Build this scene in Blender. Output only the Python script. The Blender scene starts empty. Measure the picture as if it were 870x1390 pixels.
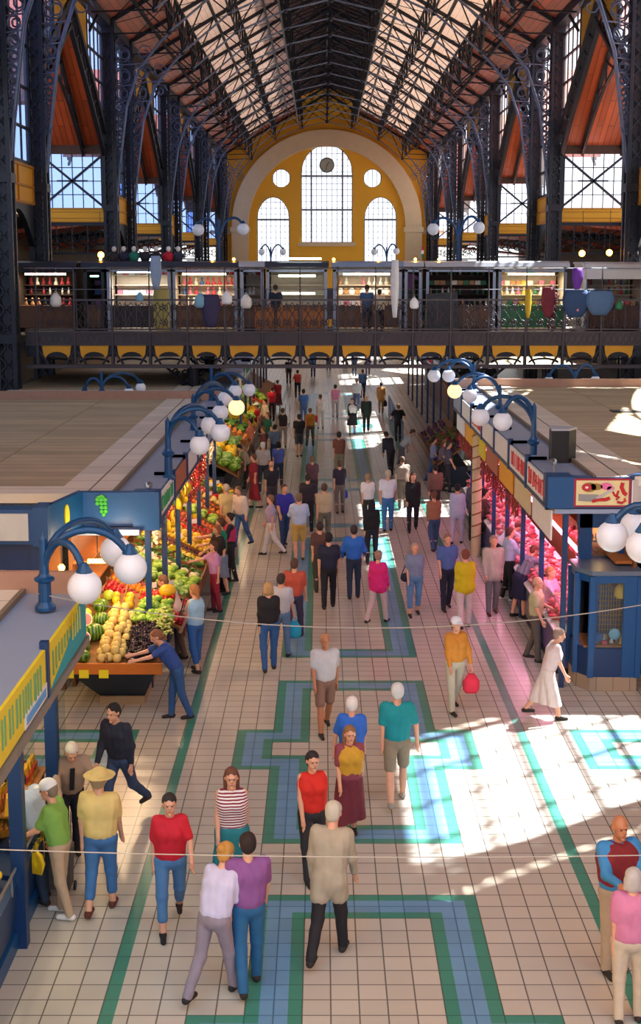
import bpy, math, random
import numpy as np
from mathutils import Vector, Matrix
random.seed(7); np.random.seed(7)
PI=math.pi
scn=bpy.context.scene
COL=scn.collection
H=7.5; F=1820.0; CX=437.0; CY=650.0; TH=math.radians(8.99)
X0=0.53; T=0.293
# ---------- reading positions off the photograph into metres ----------
def gp(px,py,z=0.0):
    a=TH+math.atan((py-CY)/F); d=(H-z)/math.tan(a)
    zc=d*math.cos(TH)+(H-z)*math.sin(TH)
    return ((px-CX)/F*zc,d)
def pz(px,py,Y):
    a=TH+math.atan((py-CY)/F); z=H-Y*math.tan(a)
    zc=Y*math.cos(TH)+(H-z)*math.sin(TH)
    return ((px-CX)/F*zc,Y,z)
# ---------- materials ----------
def lin(h):
    h=h.lstrip('#'); r=[int(h[i:i+2],16)/255 for i in (0,2,4)]
    return tuple((c/12.92 if c<=.04045 else ((c+.055)/1.055)**2.4) for c in r)+(1,)
MATS={}
def mat(name,col,rough=.6,metal=0,var=.12,scale=6,bump=0,emit=0,spec=.5):
    if name in MATS: return MATS[name]
    m=bpy.data.materials.new(name); m.use_nodes=True
    nt=m.node_tree; b=nt.nodes['Principled BSDF']
    c=lin(col) if isinstance(col,str) else col
    b.inputs['Roughness'].default_value=rough; b.inputs['Metallic'].default_value=metal
    b.inputs['Specular IOR Level'].default_value=spec
    tc=nt.nodes.new('ShaderNodeTexCoord'); n=nt.nodes.new('ShaderNodeTexNoise'); n.inputs['Scale'].default_value=scale
    n.inputs['Detail'].default_value=3
    nt.links.new(tc.outputs['Object'],n.inputs['Vector'])
    mx=nt.nodes.new('ShaderNodeMix'); mx.data_type='RGBA'
    mx.inputs['A'].default_value=tuple(x*(1-var) for x in c[:3])+(1,)
    mx.inputs['B'].default_value=tuple(min(1,x*(1+var)) for x in c[:3])+(1,)
    nt.links.new(n.outputs['Fac'],mx.inputs['Factor']); nt.links.new(mx.outputs['Result'],b.inputs['Base Color'])
    if bump:
        bp=nt.nodes.new('ShaderNodeBump'); bp.inputs['Strength'].default_value=bump; bp.inputs['Distance'].default_value=.02
        nt.links.new(n.outputs['Fac'],bp.inputs['Height']); nt.links.new(bp.outputs['Normal'],b.inputs['Normal'])
    if emit:
        b.inputs['Emission Color'].default_value=c; b.inputs['Emission Strength'].default_value=emit
    MATS[name]=m; return m
def emat(name,col,s):
    if name in MATS: return MATS[name]
    m=bpy.data.materials.new(name); m.use_nodes=True; nt=m.node_tree; b=nt.nodes['Principled BSDF']
    b.inputs['Base Color'].default_value=lin(col); b.inputs['Emission Color'].default_value=lin(col); b.inputs['Emission Strength'].default_value=s
    MATS[name]=m; return m
def glass(name,tint='#ffffff',gloss=.06,haze=0.0):
    m=bpy.data.materials.new(name); m.use_nodes=True; nt=m.node_tree; nt.nodes.clear()
    o=nt.nodes.new('ShaderNodeOutputMaterial'); t=nt.nodes.new('ShaderNodeBsdfTransparent'); t.inputs[0].default_value=lin(tint)
    g=nt.nodes.new('ShaderNodeBsdfGlossy'); g.inputs['Roughness'].default_value=.08
    mx=nt.nodes.new('ShaderNodeMixShader'); mx.inputs[0].default_value=gloss
    nt.links.new(t.outputs[0],mx.inputs[1]); nt.links.new(g.outputs[0],mx.inputs[2]); last=mx
    if haze:
        d=nt.nodes.new('ShaderNodeBsdfTranslucent'); m2=nt.nodes.new('ShaderNodeMixShader'); m2.inputs[0].default_value=haze
        nt.links.new(mx.outputs[0],m2.inputs[1]); nt.links.new(d.outputs[0],m2.inputs[2]); last=m2
    nt.links.new(last.outputs[0],o.inputs[0]); MATS[name]=m; return m
def gridmat(name,col,mort,tw,th,rough=.3,off=0,ms=.02,var=.08,spec=.5,axis='XY',bump=0.):
    """tiles / boards: brick texture in object space"""
    m=bpy.data.materials.new(name); m.use_nodes=True; nt=m.node_tree; b=nt.nodes['Principled BSDF']
    tc=nt.nodes.new('ShaderNodeTexCoord'); br=nt.nodes.new('ShaderNodeTexBrick')
    src=tc.outputs['Object']
    if axis!='XY':
        sp=nt.nodes.new('ShaderNodeSeparateXYZ'); cb=nt.nodes.new('ShaderNodeCombineXYZ')
        nt.links.new(src,sp.inputs[0]); nt.links.new(sp.outputs[axis[0]],cb.inputs[0]); nt.links.new(sp.outputs[axis[1]],cb.inputs[1]); src=cb.outputs[0]
    nt.links.new(src,br.inputs['Vector'])
    c=lin(col); br.offset=off; br.inputs['Scale'].default_value=1
    br.inputs['Color1'].default_value=tuple(x*(1-var) for x in c[:3])+(1,); br.inputs['Color2'].default_value=tuple(min(1,x*(1+var)) for x in c[:3])+(1,)
    br.inputs['Mortar'].default_value=lin(mort); br.inputs['Mortar Size'].default_value=ms*min(tw,th)
    br.inputs['Brick Width'].default_value=tw; br.inputs['Row Height'].default_value=th
    n=nt.nodes.new('ShaderNodeTexNoise'); n.inputs['Scale'].default_value=.9; n.inputs['Detail'].default_value=4; nt.links.new(tc.outputs['Object'],n.inputs['Vector'])
    mr=nt.nodes.new('ShaderNodeMapRange'); mr.inputs['From Min'].default_value=.3; mr.inputs['From Max'].default_value=.7; mr.inputs['To Min'].default_value=1-var*1.2; mr.inputs['To Max'].default_value=1
    nt.links.new(n.outputs['Fac'],mr.inputs['Value'])
    mx=nt.nodes.new('ShaderNodeVectorMath'); mx.operation='SCALE'; nt.links.new(br.outputs['Color'],mx.inputs[0]); nt.links.new(mr.outputs[0],mx.inputs['Scale'])
    nt.links.new(mx.outputs[0],b.inputs['Base Color']); b.inputs['Roughness'].default_value=rough; b.inputs['Specular IOR Level'].default_value=spec
    if bump:
        bp=nt.nodes.new('ShaderNodeBump'); bp.inputs['Strength'].default_value=bump; bp.inputs['Distance'].default_value=.02; bp.invert=True
        nt.links.new(br.outputs['Fac'],bp.inputs['Height']); nt.links.new(bp.outputs['Normal'],b.inputs['Normal'])
    MATS[name]=m; return m
iron=mat('dark_iron','#22252f',.45,.3,.2,3)
iron_l=mat('grey_iron','#66718c',.4,.3,.15,3)
iron_b=mat('brown_iron','#4a4246',.5,.2,.2,4)
blue=mat('blue_paint','#0e4a82',.4,0,.1,2)
dblue=mat('deep_blue_paint','#0b3262',.4,0,.1,2)
lblue=mat('lamp_blue_paint','#11497a',.35,.1,.1,5)
yellow=mat('ochre_paint','#e0a020',.6,0,.08,1.2)
ochre=mat('wall_ochre','#eeae30',.8,0,.07,.6)
stone=mat('pale_stone','#d8c09a',.85,0,.08,1.5)
white=mat('white_paint','#e9e9e6',.5,0,.04,3)
wood=mat('warm_wood','#a8662c',.55,0,.25,7)
dwood=mat('dark_wood','#4a2a18',.6,0,.2,6)
roof_sheen=gridmat('sheen_boards','#d89c84','#a0604a',3.0,.28,rough=.35,off=.5,ms=.06,var=.14,axis='YX')  # sun sheen on the roof boards, put into a paler translucent colour
nt_=roof_sheen.node_tree; b_=nt_.nodes['Principled BSDF']; o_=nt_.nodes['Material Output']
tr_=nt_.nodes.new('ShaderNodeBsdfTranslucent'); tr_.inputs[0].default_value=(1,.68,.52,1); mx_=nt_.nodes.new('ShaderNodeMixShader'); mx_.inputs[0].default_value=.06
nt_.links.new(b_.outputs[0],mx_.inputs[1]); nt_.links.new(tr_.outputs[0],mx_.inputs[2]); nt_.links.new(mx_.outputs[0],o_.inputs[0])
roof_red=gridmat('terracotta_boards','#c4582f','#8a3a1d',3.0,.28,rough=.38,off=.5,ms=.08,var=.16,axis='YX')
slat_brown=gridmat('lantern_boards','#5a2a20','#26100c',3.0,.22,rough=.6,off=.5,ms=.2,var=.2,axis='YX')
canvas=gridmat('roof_canvas','#dcd4c6','#b4a894',30,.9,rough=.8,ms=.02,var=.09,axis='XY')
canvas_d=gridmat('roof_boards','#bcab8c','#9a8868',40,.5,rough=.85,ms=.04,var=.13,axis='XY')
greyroof=mat('blue_grey_roof','#8a9bb8',.45,0,.08,1.5)
steel=mat('brushed_steel','#a9adb4',.3,.8,.08,6)
rubber=mat('black_plastic','#15161a',.5,0,.1,6)
pane=glass('window_pane','#f4f8ff',.05,.04)
pane_b=glass('left_pane_sky_tint','#c4d6f6',.05,.04)  # blue of the sky put into the left glass colour
cglass=glass('case_glass','#f0f8f8',.07)
# ---------- mesh collector ----------
class MB:
    def __init__(s): s.v=[]; s.f=[]; s.m=[]; s.cur=0
    def add(s,vs,fs):
        o=len(s.v); s.v.extend([tuple(v) for v in vs]); s.f.extend([tuple(i+o for i in f) for f in fs]); s.m.extend([s.cur]*len(fs)); return s
    def box(s,x0,x1,y0,y1,z0,z1):
        x0,x1=min(x0,x1),max(x0,x1); y0,y1=min(y0,y1),max(y0,y1); z0,z1=min(z0,z1),max(z0,z1)
        v=[(x,y,z) for x in (x0,x1) for y in (y0,y1) for z in (z0,z1)]
        return s.add(v,[(0,1,3,2),(4,6,7,5),(0,4,5,1),(2,3,7,6),(0,2,6,4),(1,5,7,3)])
    def hexa(s,b,t):
        v=list(b)+list(t); return s.add(v,[(3,2,1,0),(4,5,6,7),(0,1,5,4),(1,2,6,5),(2,3,7,6),(3,0,4,7)])
    def bar(s,a,b,w=.1,h=None,up=(0,0,1)):
        a=Vector(a); b=Vector(b); d=b-a
        if d.length<1e-6: return s
        d.normalize(); u=Vector(up)
        if abs(d.dot(u))>.98: u=Vector((0,1,0))
        r=d.cross(u).normalized(); u=r.cross(d).normalized(); h=w if h is None else h
        P=[a-r*w/2-u*h/2,a+r*w/2-u*h/2,a+r*w/2+u*h/2,a-r*w/2+u*h/2]; Q=[p+(b-a) for p in P]
        return s.hexa(P,Q)
    def tube(s,pts,r=.03,n=6,caps=True):
        pts=[Vector(p) for p in pts]; rr=r if isinstance(r,(list,tuple)) else [r]*len(pts)
        L=len(pts); prev=None; rings=[]
        for i,p in enumerate(pts):
            d=(pts[min(i+1,L-1)]-pts[max(i-1,0)])
            if d.length<1e-9: d=Vector((0,0,1))
            d.normalize()
            if prev is None:
                u=Vector((0,0,1)) if abs(d.z)<.9 else Vector((1,0,0))
                u=(u-d*u.dot(d)).normalized()
            else:
                u=prev-d*prev.dot(d)
                u=u.normalized() if u.length>1e-6 else prev
            prev=u; w=d.cross(u)
            rings.append([p+(u*math.cos(2*PI*k/n)+w*math.sin(2*PI*k/n))*rr[i] for k in range(n)])
        vs=[v for g in rings for v in g]; fs=[]
        for i in range(L-1):
            for k in range(n):
                a=i*n+k; b=i*n+(k+1)%n; fs.append((a,b,b+n,a+n))
        if caps: fs.append(tuple(range(n-1,-1,-1))); fs.append(tuple((L-1)*n+k for k in range(n)))
        return s.add(vs,fs)
    def lathe(s,c,prof,n=12,axis='z'):
        """prof: list of (r,z) about c"""
        vs=[];fs=[]
        for r,z in prof:
            for k in range(n):
                a=2*PI*k/n
                q=(r*math.cos(a),r*math.sin(a),z) if axis=='z' else ((z,r*math.cos(a),r*math.sin(a)) if axis=='x' else (r*math.cos(a),z,r*math.sin(a)))
                vs.append((c[0]+q[0],c[1]+q[1],c[2]+q[2]))
        for i in range(len(prof)-1):
            for k in range(n):
                a=i*n+k;b=i*n+(k+1)%n; fs.append((a,b,b+n,a+n))
        fs.append(tuple(range(n-1,-1,-1))); fs.append(tuple((len(prof)-1)*n+k for k in range(n)))
        return s.add(vs,fs)
    def ball(s,c,r,n=12,m=8,sc=(1,1,1),wob=0,rs=None):
        vs=[(c[0],c[1],c[2]-r*sc[2])]
        rg=rs or random
        for j in range(1,m):
            t=PI*j/m
            for k in range(n):
                a=2*PI*k/n; q=r*(1+wob*(rg.random()-.5))
                vs.append((c[0]+q*sc[0]*math.sin(t)*math.cos(a),c[1]+q*sc[1]*math.sin(t)*math.sin(a),c[2]-q*sc[2]*math.cos(t)))
        vs.append((c[0],c[1],c[2]+r*sc[2])); fs=[]
        for k in range(n): fs.append((0,1+(k+1)%n,1+k))
        for j in range(m-2):
            for k in range(n):
                a=1+j*n+k;b=1+j*n+(k+1)%n; fs.append((a,b,b+n,a+n))
        L=len(vs)-1; o=1+(m-2)*n
        for k in range(n): fs.append((o+k,o+(k+1)%n,L))
        return s.add(vs,fs)
    def poly(s,pts,th,nrm):
        """planar polygon extruded by th along nrm"""
        n=len(pts); nv=Vector(nrm)*th
        vs=[Vector(p) for p in pts]+[Vector(p)+nv for p in pts]
        fs=[tuple(range(n-1,-1,-1)),tuple(range(n,2*n))]+[(i,(i+1)%n,(i+1)%n+n,i+n) for i in range(n)]
        return s.add(vs,fs)
    def xform(s,M):
        s.v=[tuple(M@Vector(v)) for v in s.v]; return s
    def build(s,name,mats,parent=None,smooth=False,loc=None):
        me=bpy.data.meshes.new(name); 
        o=bpy.data.objects.new(name,me)
        if loc is not None:
            lx,ly,lz=loc; me.from_pydata([(v[0]-lx,v[1]-ly,v[2]-lz) for v in s.v],[],s.f)
        else: me.from_pydata(s.v,[],s.f)
        if not isinstance(mats,(list,tuple)): mats=[mats]
        for m in mats: me.materials.append(m)
        if len(mats)>1: me.polygons.foreach_set('material_index',s.m)
        if smooth: me.polygons.foreach_set('use_smooth',[True]*len(s.f))
        me.update(); COL.objects.link(o)
        if parent: 
            o.parent=parent
            if loc is not None and parent.type=='EMPTY': o.location=loc
        elif loc is not None: o.location=loc
        return o
def tag(o,label=None,cat=None,group=None,kind=None):
    if label: o['label']=label
    if cat: o['category']=cat
    if group: o['group']=group
    if kind: o['kind']=kind
    return o
def struct(o): o['kind']='structure'; return o
def empty(name,loc=(0,0,0),rz=0):
    o=bpy.data.objects.new(name,None); o.empty_display_size=.1; o.location=loc; o.rotation_euler=(0,0,rz); COL.objects.link(o); return o
def kids(o): return [c for c in bpy.data.objects if c.parent==o]
def copy_tree(o,loc=None,rz=None,sc=None,ch=None):
    """ch: prebuilt (child,[grandchildren]) list for speed"""
    c=o.copy(); COL.objects.link(c)
    if loc is not None: c.location=loc
    if rz is not None: c.rotation_euler=(0,0,rz)
    if sc is not None: c.scale=(sc,sc,sc)
    for k,g in (ch or []):
        k2=k.copy(); COL.objects.link(k2); k2.parent=c
        for q in g:
            q2=q.copy(); COL.objects.link(q2); q2.parent=k2
    return c
def tree(o): return [(k,kids(k)) for k in kids(o)]
# text on things: real extruded letters turned into a mesh
def text(s,size,M,m,parent=None,name='lettering',depth=.004,sx=1.0,align='CENTER'):
    cu=bpy.data.curves.new(name,'FONT'); cu.body=s; cu.size=size; cu.align_x=align; cu.align_y='CENTER'; cu.extrude=depth; cu.resolution_u=2
    t=bpy.data.objects.new(name+'_tmp',cu); COL.objects.link(t)
    dg=bpy.context.evaluated_depsgraph_get(); me=bpy.data.meshes.new_from_object(t.evaluated_get(dg)); bpy.data.objects.remove(t)
    o=bpy.data.objects.new(name,me); me.materials.clear(); me.materials.append(m); COL.objects.link(o)
    me.transform(M@Matrix.Diagonal((sx,1,1,1))); 
    if parent: o.parent=parent
    return o
def fill(name,loops,m,th,M,parent=None):
    """flat shape with holes: loops of 2D points; filled, extruded, placed with matrix M"""
    cu=bpy.data.curves.new(name,'CURVE'); cu.dimensions='2D'; cu.fill_mode='BOTH'; cu.extrude=th/2
    for L in loops:
        sp=cu.splines.new('POLY'); sp.points.add(len(L)-1)
        for i,p in enumerate(L): sp.points[i].co=(p[0],p[1],0,1)
        sp.use_cyclic_u=True
    t=bpy.data.objects.new('tmp',cu); COL.objects.link(t)
    dg=bpy.context.evaluated_depsgraph_get(); me=bpy.data.meshes.new_from_object(t.evaluated_get(dg)); bpy.data.objects.remove(t)
    me.materials.clear(); me.materials.append(m); me.transform(M)
    o=bpy.data.objects.new(name,me); COL.objects.link(o)
    if parent: o.parent=parent
    return o
def arc(cx,cz,r,a0,a1,n): return [(cx+r*math.cos(a0+(a1-a0)*i/n),cz+r*math.sin(a0+(a1-a0)*i/n)) for i in range(n+1)]
# matrix that maps (x,y,0) drawing plane to world XZ plane facing -Y
def MXZ(x,y,z): return Matrix.Translation((x,y,z))@Matrix.Rotation(PI/2,4,'X')
def MYZ(x,y,z,side): # reads along Y, faces +X if side=1 else -X
    return Matrix.Translation((x,y,z))@Matrix.Rotation(PI/2*side,4,'Z')@Matrix.Rotation(PI/2,4,'X')
def spiral(cx,cz,r0,r1,a0,turns,n=12): 
    return [(cx+(r0+(r1-r0)*i/n)*math.cos(a0+turns*2*PI*i/n),cz+(r0+(r1-r0)*i/n)*math.sin(a0+turns*2*PI*i/n)) for i in range(n+1)]
# ---------- camera, world, sun ----------
cam=bpy.data.cameras.new('camera'); co=bpy.data.objects.new('camera',cam); COL.objects.link(co)
co.location=(0,0,H); co.rotation_euler=(PI/2-TH,0,0); cam.sensor_fit='HORIZONTAL'; cam.sensor_width=36; cam.lens=36*F/870
cam.shift_x=-2/870; cam.shift_y=-45/870; cam.clip_end=600; scn.camera=co
vs=scn.view_settings; vs.view_transform='Standard'; vs.look='None'; vs.gamma=1; vs.use_curve_mapping=False; vs.exposure=.06
scn.display_settings.display_device='sRGB'
w=bpy.data.worlds.new('sky'); scn.world=w; w.use_nodes=True; nt=w.node_tree; bg=nt.nodes['Background']
tc=nt.nodes.new('ShaderNodeTexCoord')
def dotn(v):
    d=nt.nodes.new('ShaderNodeVectorMath'); d.operation='DOT_PRODUCT'; d.inputs[1].default_value=v; nt.links.new(tc.outputs['Generated'],d.inputs[0]); return d.outputs['Value']
def ramp(sock,stops):
    r=nt.nodes.new('ShaderNodeValToRGB'); e=r.color_ramp.elements
    mr=nt.nodes.new('ShaderNodeMapRange'); mr.inputs['From Min'].default_value=-1; nt.links.new(sock,mr.inputs['Value']); nt.links.new(mr.outputs[0],r.inputs[0])
    e[0].position,e[0].color=stops[0]; e[1].position,e[1].color=stops[-1]
    for p,c in stops[1:-1]: q=e.new(p); q.color=c
    return r.outputs['Color']
# left of the hall blue, sun side (right and ahead) white haze
side=ramp(dotn((.9,.35,.1)),[(.0,(.75,.85,1,1)),(.30,(.45,.6,.9,1)),(.50,(.62,.74,1,1)),(.60,(1,1,1,1)),(1,(1,.98,.95,1))])
n=nt.nodes.new('ShaderNodeTexNoise'); n.inputs['Scale'].default_value=5; n.inputs['Detail'].default_value=5; nt.links.new(tc.outputs['Generated'],n.inputs['Vector'])
cr=nt.nodes.new('ShaderNodeMapRange'); cr.inputs['From Min'].default_value=.4; cr.inputs['From Max'].default_value=.65; nt.links.new(n.outputs['Fac'],cr.inputs['Value'])
cl=nt.nodes.new('ShaderNodeMix'); cl.data_type='RGBA'; cl.inputs['B'].default_value=(1,1,1,1); nt.links.new(side,cl.inputs['A'])
ml=nt.nodes.new('ShaderNodeMath'); ml.operation='MULTIPLY'; ml.inputs[1].default_value=.35; nt.links.new(cr.outputs[0],ml.inputs[0]); nt.links.new(ml.outputs[0],cl.inputs['Factor'])
nt.links.new(cl.outputs['Result'],bg.inputs['Color'])
# added fill: sky brightened behind the visitor, west end left open; also sunward
back=ramp(dotn((0,-1,0)),[(.0,(.62,.62,.62,1)),(.5,(.5,.5,.5,1)),(.62,(.72,.72,.72,1)),(1,(.66,.66,.66,1))])
k=nt.nodes.new('ShaderNodeMath'); k.operation='MULTIPLY'; k.inputs[1].default_value=SKY if 'SKY' in globals() else 3.0
nt.links.new(back,k.inputs[0]); nt.links.new(k.outputs[0],bg.inputs['Strength'])
sd=bpy.data.lights.new('sun','SUN'); so=bpy.data.objects.new('sun',sd); COL.objects.link(so)
sd.energy=34; sd.angle=math.radians(.6); sd.color=(1,.95,.86)
so.rotation_euler=Vector((8.4,6,15)).to_track_quat('Z','Y').to_euler()
def plight(name,loc,e,col,r=.1):
    l=bpy.data.lights.new(name,'POINT'); l.energy=e; l.color=col; l.shadow_soft_size=r; o=bpy.data.objects.new(name,l); o.location=loc; COL.objects.link(o); return o
def alight(name,loc,rot,e,col,sx,sy):
    l=bpy.data.lights.new(name,'AREA'); l.shape='RECTANGLE'; l.size=sx; l.size_y=sy; l.energy=e; l.color=col; o=bpy.data.objects.new(name,l); o.location=loc; o.rotation_euler=rot; COL.objects.link(o); return o
# =================== THE HALL ===================
YN,YF=12.0,145.0     # shell from YN to the end wall
XL,XR=X0-10.9,X0+10.9
ZE=19.2; ZR=25.4; LW=2.9
# ---- floor with its inlaid pattern ----
cream=gridmat('cream_tiles','#c3bdb1','#706a62',T,T,rough=.27,ms=.028,var=.05,spec=.5)
green=gridmat('green_tiles','#458c7a','#2c6656',T,T,rough=.3,ms=.028,var=.06)
bluet=gridmat('blue_tiles','#6f9cc0','#45708f',T,T,rough=.3,ms=.028,var=.08)
Yc=20.2
def band(d): # depth in tiles inside an outline
    return 0 if d<0 or d>=2 else (2 if .5<=d<1.5 else 1)
def inrect(u,v,u0,u1,v0,v1): return min(u-u0,u1-u,v-v0,v1-v)
def plus(u,v,hw,hh,ww,wh):
    u,v=abs(u),abs(v)
    if ww<=0: return min(hw-u,hh-v)
    return min(ww-u,hh-v,max(hw-u,wh-v))
cores=[]  # (centre v, half height, wings)
cores.append((0,12,True)); cores.append((-29,12,True)); cores.append((37,20,False)); cores.append((74,12,True))
v=74+12+5
for hgt,wg in ((20,False),(12,True),(20,False),(20,False),(12,True),(20,False),(20,False),(20,False)):
    cores.append((v+hgt,hgt,wg)); v+=2*hgt+5
def pat(u,v):
    au=abs(u)
    if 9.0<=au<9.5: return 1
    if au<9:
        for c,hh,wg in cores:
            if abs(v-c)<=hh: 
                k=band(plus(u,v-c,4.5,hh,6.5 if wg else 0,3)); 
                return k
        return 0
    if -3<=v<3 and 12<=au<26: return band(inrect(au,v,12,26,-3,3))
    return 0
nx0,nx1=-60,60; ny0,ny1=-90,420
xs=[X0+i*T/2 for i in range(nx0,nx1+1)]; ys=[Yc+j*T/2 for j in range(ny0,ny1+1)]
W_=len(xs); vv=[(x,y,0) for y in ys for x in xs]; ff=[]; mm=[]
for j in range(ny1-ny0):
    for i in range(nx1-nx0):
        a=j*W_+i; ff.append((a,a+1,a+1+W_,a+W_)); mm.append(pat((nx0+i+.5)/2,(ny0+j+.5)/2))
fl=MB(); fl.v=vv; fl.f=ff; fl.m=mm
xa,xb,ya,yb=xs[0],xs[-1],ys[0],ys[-1]
fl.cur=0
for (a,b,c,d) in ((-26,xa,-6,150),(xb,26,-6,150),(xa,xb,-6,ya),(xa,xb,yb,150)):
    fl.add([(a,c,0),(b,c,0),(b,d,0),(a,d,0)],[(0,1,2,3)])
struct(fl.build('floor',[cream,green,bluet],loc=(X0+T/2,Yc,0)))
# ---- end wall with round stone arch and five windows ----
yw=YF
def pxz(px,py): p=pz(px,py,yw); return (p[0],p[2])
def archwin(x0,x1,zb,zs,zt,n=14):
    # pointed-ish round head from spring zs to top zt
    c=(x0+x1)/2; r=(x1-x0)/2
    return [(x0,zb),(x1,zb)]+[(c+r*math.cos(PI*i/n),zs+(zt-zs)*math.sin(PI*i/n)) for i in range(n+1)]
def X(px): return (px-CX)/F*yw
def Z(py): return H+(362-py)/F*yw
wins=[archwin(X(409),X(478),Z(330),Z(240),Z(202)),archwin(X(350),X(394),Z(362),Z(300),Z(270)),archwin(X(493),X(537),Z(362),Z(300),Z(270)),
      arc(X(383),Z(246),.98,0,2*PI*23/24,23),arc(X(504),Z(246),.98,0,2*PI*23/24,23)]
cxw=X(443.5); ra=X(570)-cxw; zc=Z(310)
# flat wall outline
outl=[(XL-1,0),(XR+1,0),(XR+1,ZE+.3),(X0+LW,ZR-.6),(X0+LW,ZR+2),(X0-LW,ZR+2),(X0-LW,ZR-.6),(XL-1,ZE+.3)]
niche=[(cxw-ra+2.2,zc)]+[]
wf=fill('wall_far',[outl]+wins,ochre,.5,MXZ(0,yw+.25,0)); struct(wf)
ring=arc(cxw,zc,ra,0,PI,40)+arc(cxw,zc,ra-1.75,PI,0,40)
struct(fill('trim_stone_arch',[ring],stone,.5,MXZ(0,yw-.25,0)))
m=MB()
for s in (-1,1):
    x=cxw+s*(ra-.87); m.box(x-.9,x+.9,yw-.6,yw,0,zc); m.box(x-1.05,x+1.05,yw-.75,yw,zc-.5,zc)
    m.box(x,x+s*3.2,yw-.35,yw,zc-.7,zc-.3)
m.box(X(405),X(482),yw-.35,yw,Z(335),Z(330))
struct(m.build('trim_stone_piers',stone))
for i,wl in enumerate(wins):
    fr=MB(); xs_=[p[0] for p in wl]; zs_=[p[1] for p in wl]; x0,x1,z0,z1=min(xs_),max(xs_),min(zs_),max(zs_)
    L=len(wl)
    for a in range(L):
        p,q=wl[a],wl[(a+1)%L]; fr.bar((p[0],yw+.2,p[1]),(q[0],yw+.2,q[1]),.22,.14)
    def top(x):
        if i>2: return z0+.98+math.sqrt(max(0,.96-(x-(x0+x1)/2)**2))
        r=(x1-x0)/2; zs={0:Z(240)}.get(i,Z(300)); return zs+(z1-zs)*math.sqrt(max(0,1-((x-(x0+x1)/2)/r)**2))
    nb={0:10,1:7,2:7}.get(i,4)
    for k in range(1,nb):
        x=x0+(x1-x0)*k/nb; big=(i==0 and k in (2,8))
        fr.box(x-(.09 if big else .03),x+(.09 if big else .03),yw+.12,yw+.24,z0 if i<3 else z0+.98-math.sqrt(max(0,.96-(x-(x0+x1)/2)**2)),top(x))
    if i<3:
        z=z0+.55
        while z<z1-.4:
            hx=(x1-x0)/2; zs={0:Z(240)}.get(i,Z(300))
            if z>zs: hx*=math.sqrt(max(0,1-((z-zs)/(z1-zs))**2))
            c=(x0+x1)/2; fr.box(c-hx,c+hx,yw+.13,yw+.23,z-.025,z+.025); z+=.62
        for zz in ([Z(243),Z(287)] if i==0 else [Z(300)]): fr.box(x0,x1,yw+.08,yw+.26,zz-.1,zz+.1)
    w_=struct(fr.build('window_%d'%(i+1),mat('window_bars','#7d7f86',.5)))
    fill('pane',[wl],pane,.02,MXZ(0,yw+.3,0),w_)
ck=empty('wall_clock',(cxw,yw-.1,Z(229)))
tag(ck,'round grey clock hanging in the head of the tall middle window','clock')
MB().lathe((0,0,0),[(.72,0),(.8,.05),(.8,.25),(.72,.3)],24,'y').build('case',mat('clock_case','#6f756d',.5),ck)
MB().lathe((0,-.03,0),[(.66,0),(.66,.05)],24,'y').build('dial',mat('clock_dial','#a9ad9a',.5),ck)
h_=MB(); h_.bar((0,-.06,0),(.25,-.06,.3),.06); h_.bar((0,-.06,0),(-.1,-.06,-.5),.05); h_.build('hands',rubber,ck)
# ---- columns ----
narrow=[(22.5,28.0),(44.5,50.2),(67.3,73.6),(91,97.3),(114.6,120.9),(138.2,144.4)]
colY=[]
for a,b in narrow: colY+= [a,b]
def column(x,y,s):
    m=MB(); hw=.27
    for zz0,zz1,w in ((0,.5,.42),(.5,1.0,.36),(5.0,5.3,.36),(10.2,10.5,.36),(ZE-.6,ZE,.4)): m.box(x-w,x+w,y-w,y+w,zz0,zz1)
    for sx in (-1,1):
        for sy in (-1,1): m.box(x+sx*hw-.07,x+sx*hw+.07,y+sy*hw-.07,y+sy*hw+.07,1,ZE)
    m.box(x-.13,x+.13,y-.13,y+.13,1,ZE)
    z=1.0
    while z<ZE-.6:
        for sy in (-1,1): 
            m.bar((x-hw,y+sy*hw,z),(x+hw,y+sy*hw,z+.6),.05); m.bar((x+hw,y+sy*hw,z),(x-hw,y+sy*hw,z+.6),.05)
            m.bar((x+sy*hw,y-hw,z),(x+sy*hw,y+hw,z+.6),.05)
        z+=.6
    o=struct(m.build('iron_column',iron,loc=(x,y,0)))
    return o
for s_,x_ in ((-1,XL),(1,XR)): struct(MB().box(x_+s_*.1,x_+s_*.5,-4,22.3,0,ZE).build('wall_left' if s_<0 else 'wall_right',ochre))  # unseen blank near walls, added to keep the sun off the floor
c0=column(XL,narrow[0][0],1)
for Y in colY:
    for x in (XL,XR):
        if x==XL and Y==narrow[0][0]: continue
        c=c0.copy(); COL.objects.link(c); c.location=(x,Y,0)
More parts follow.
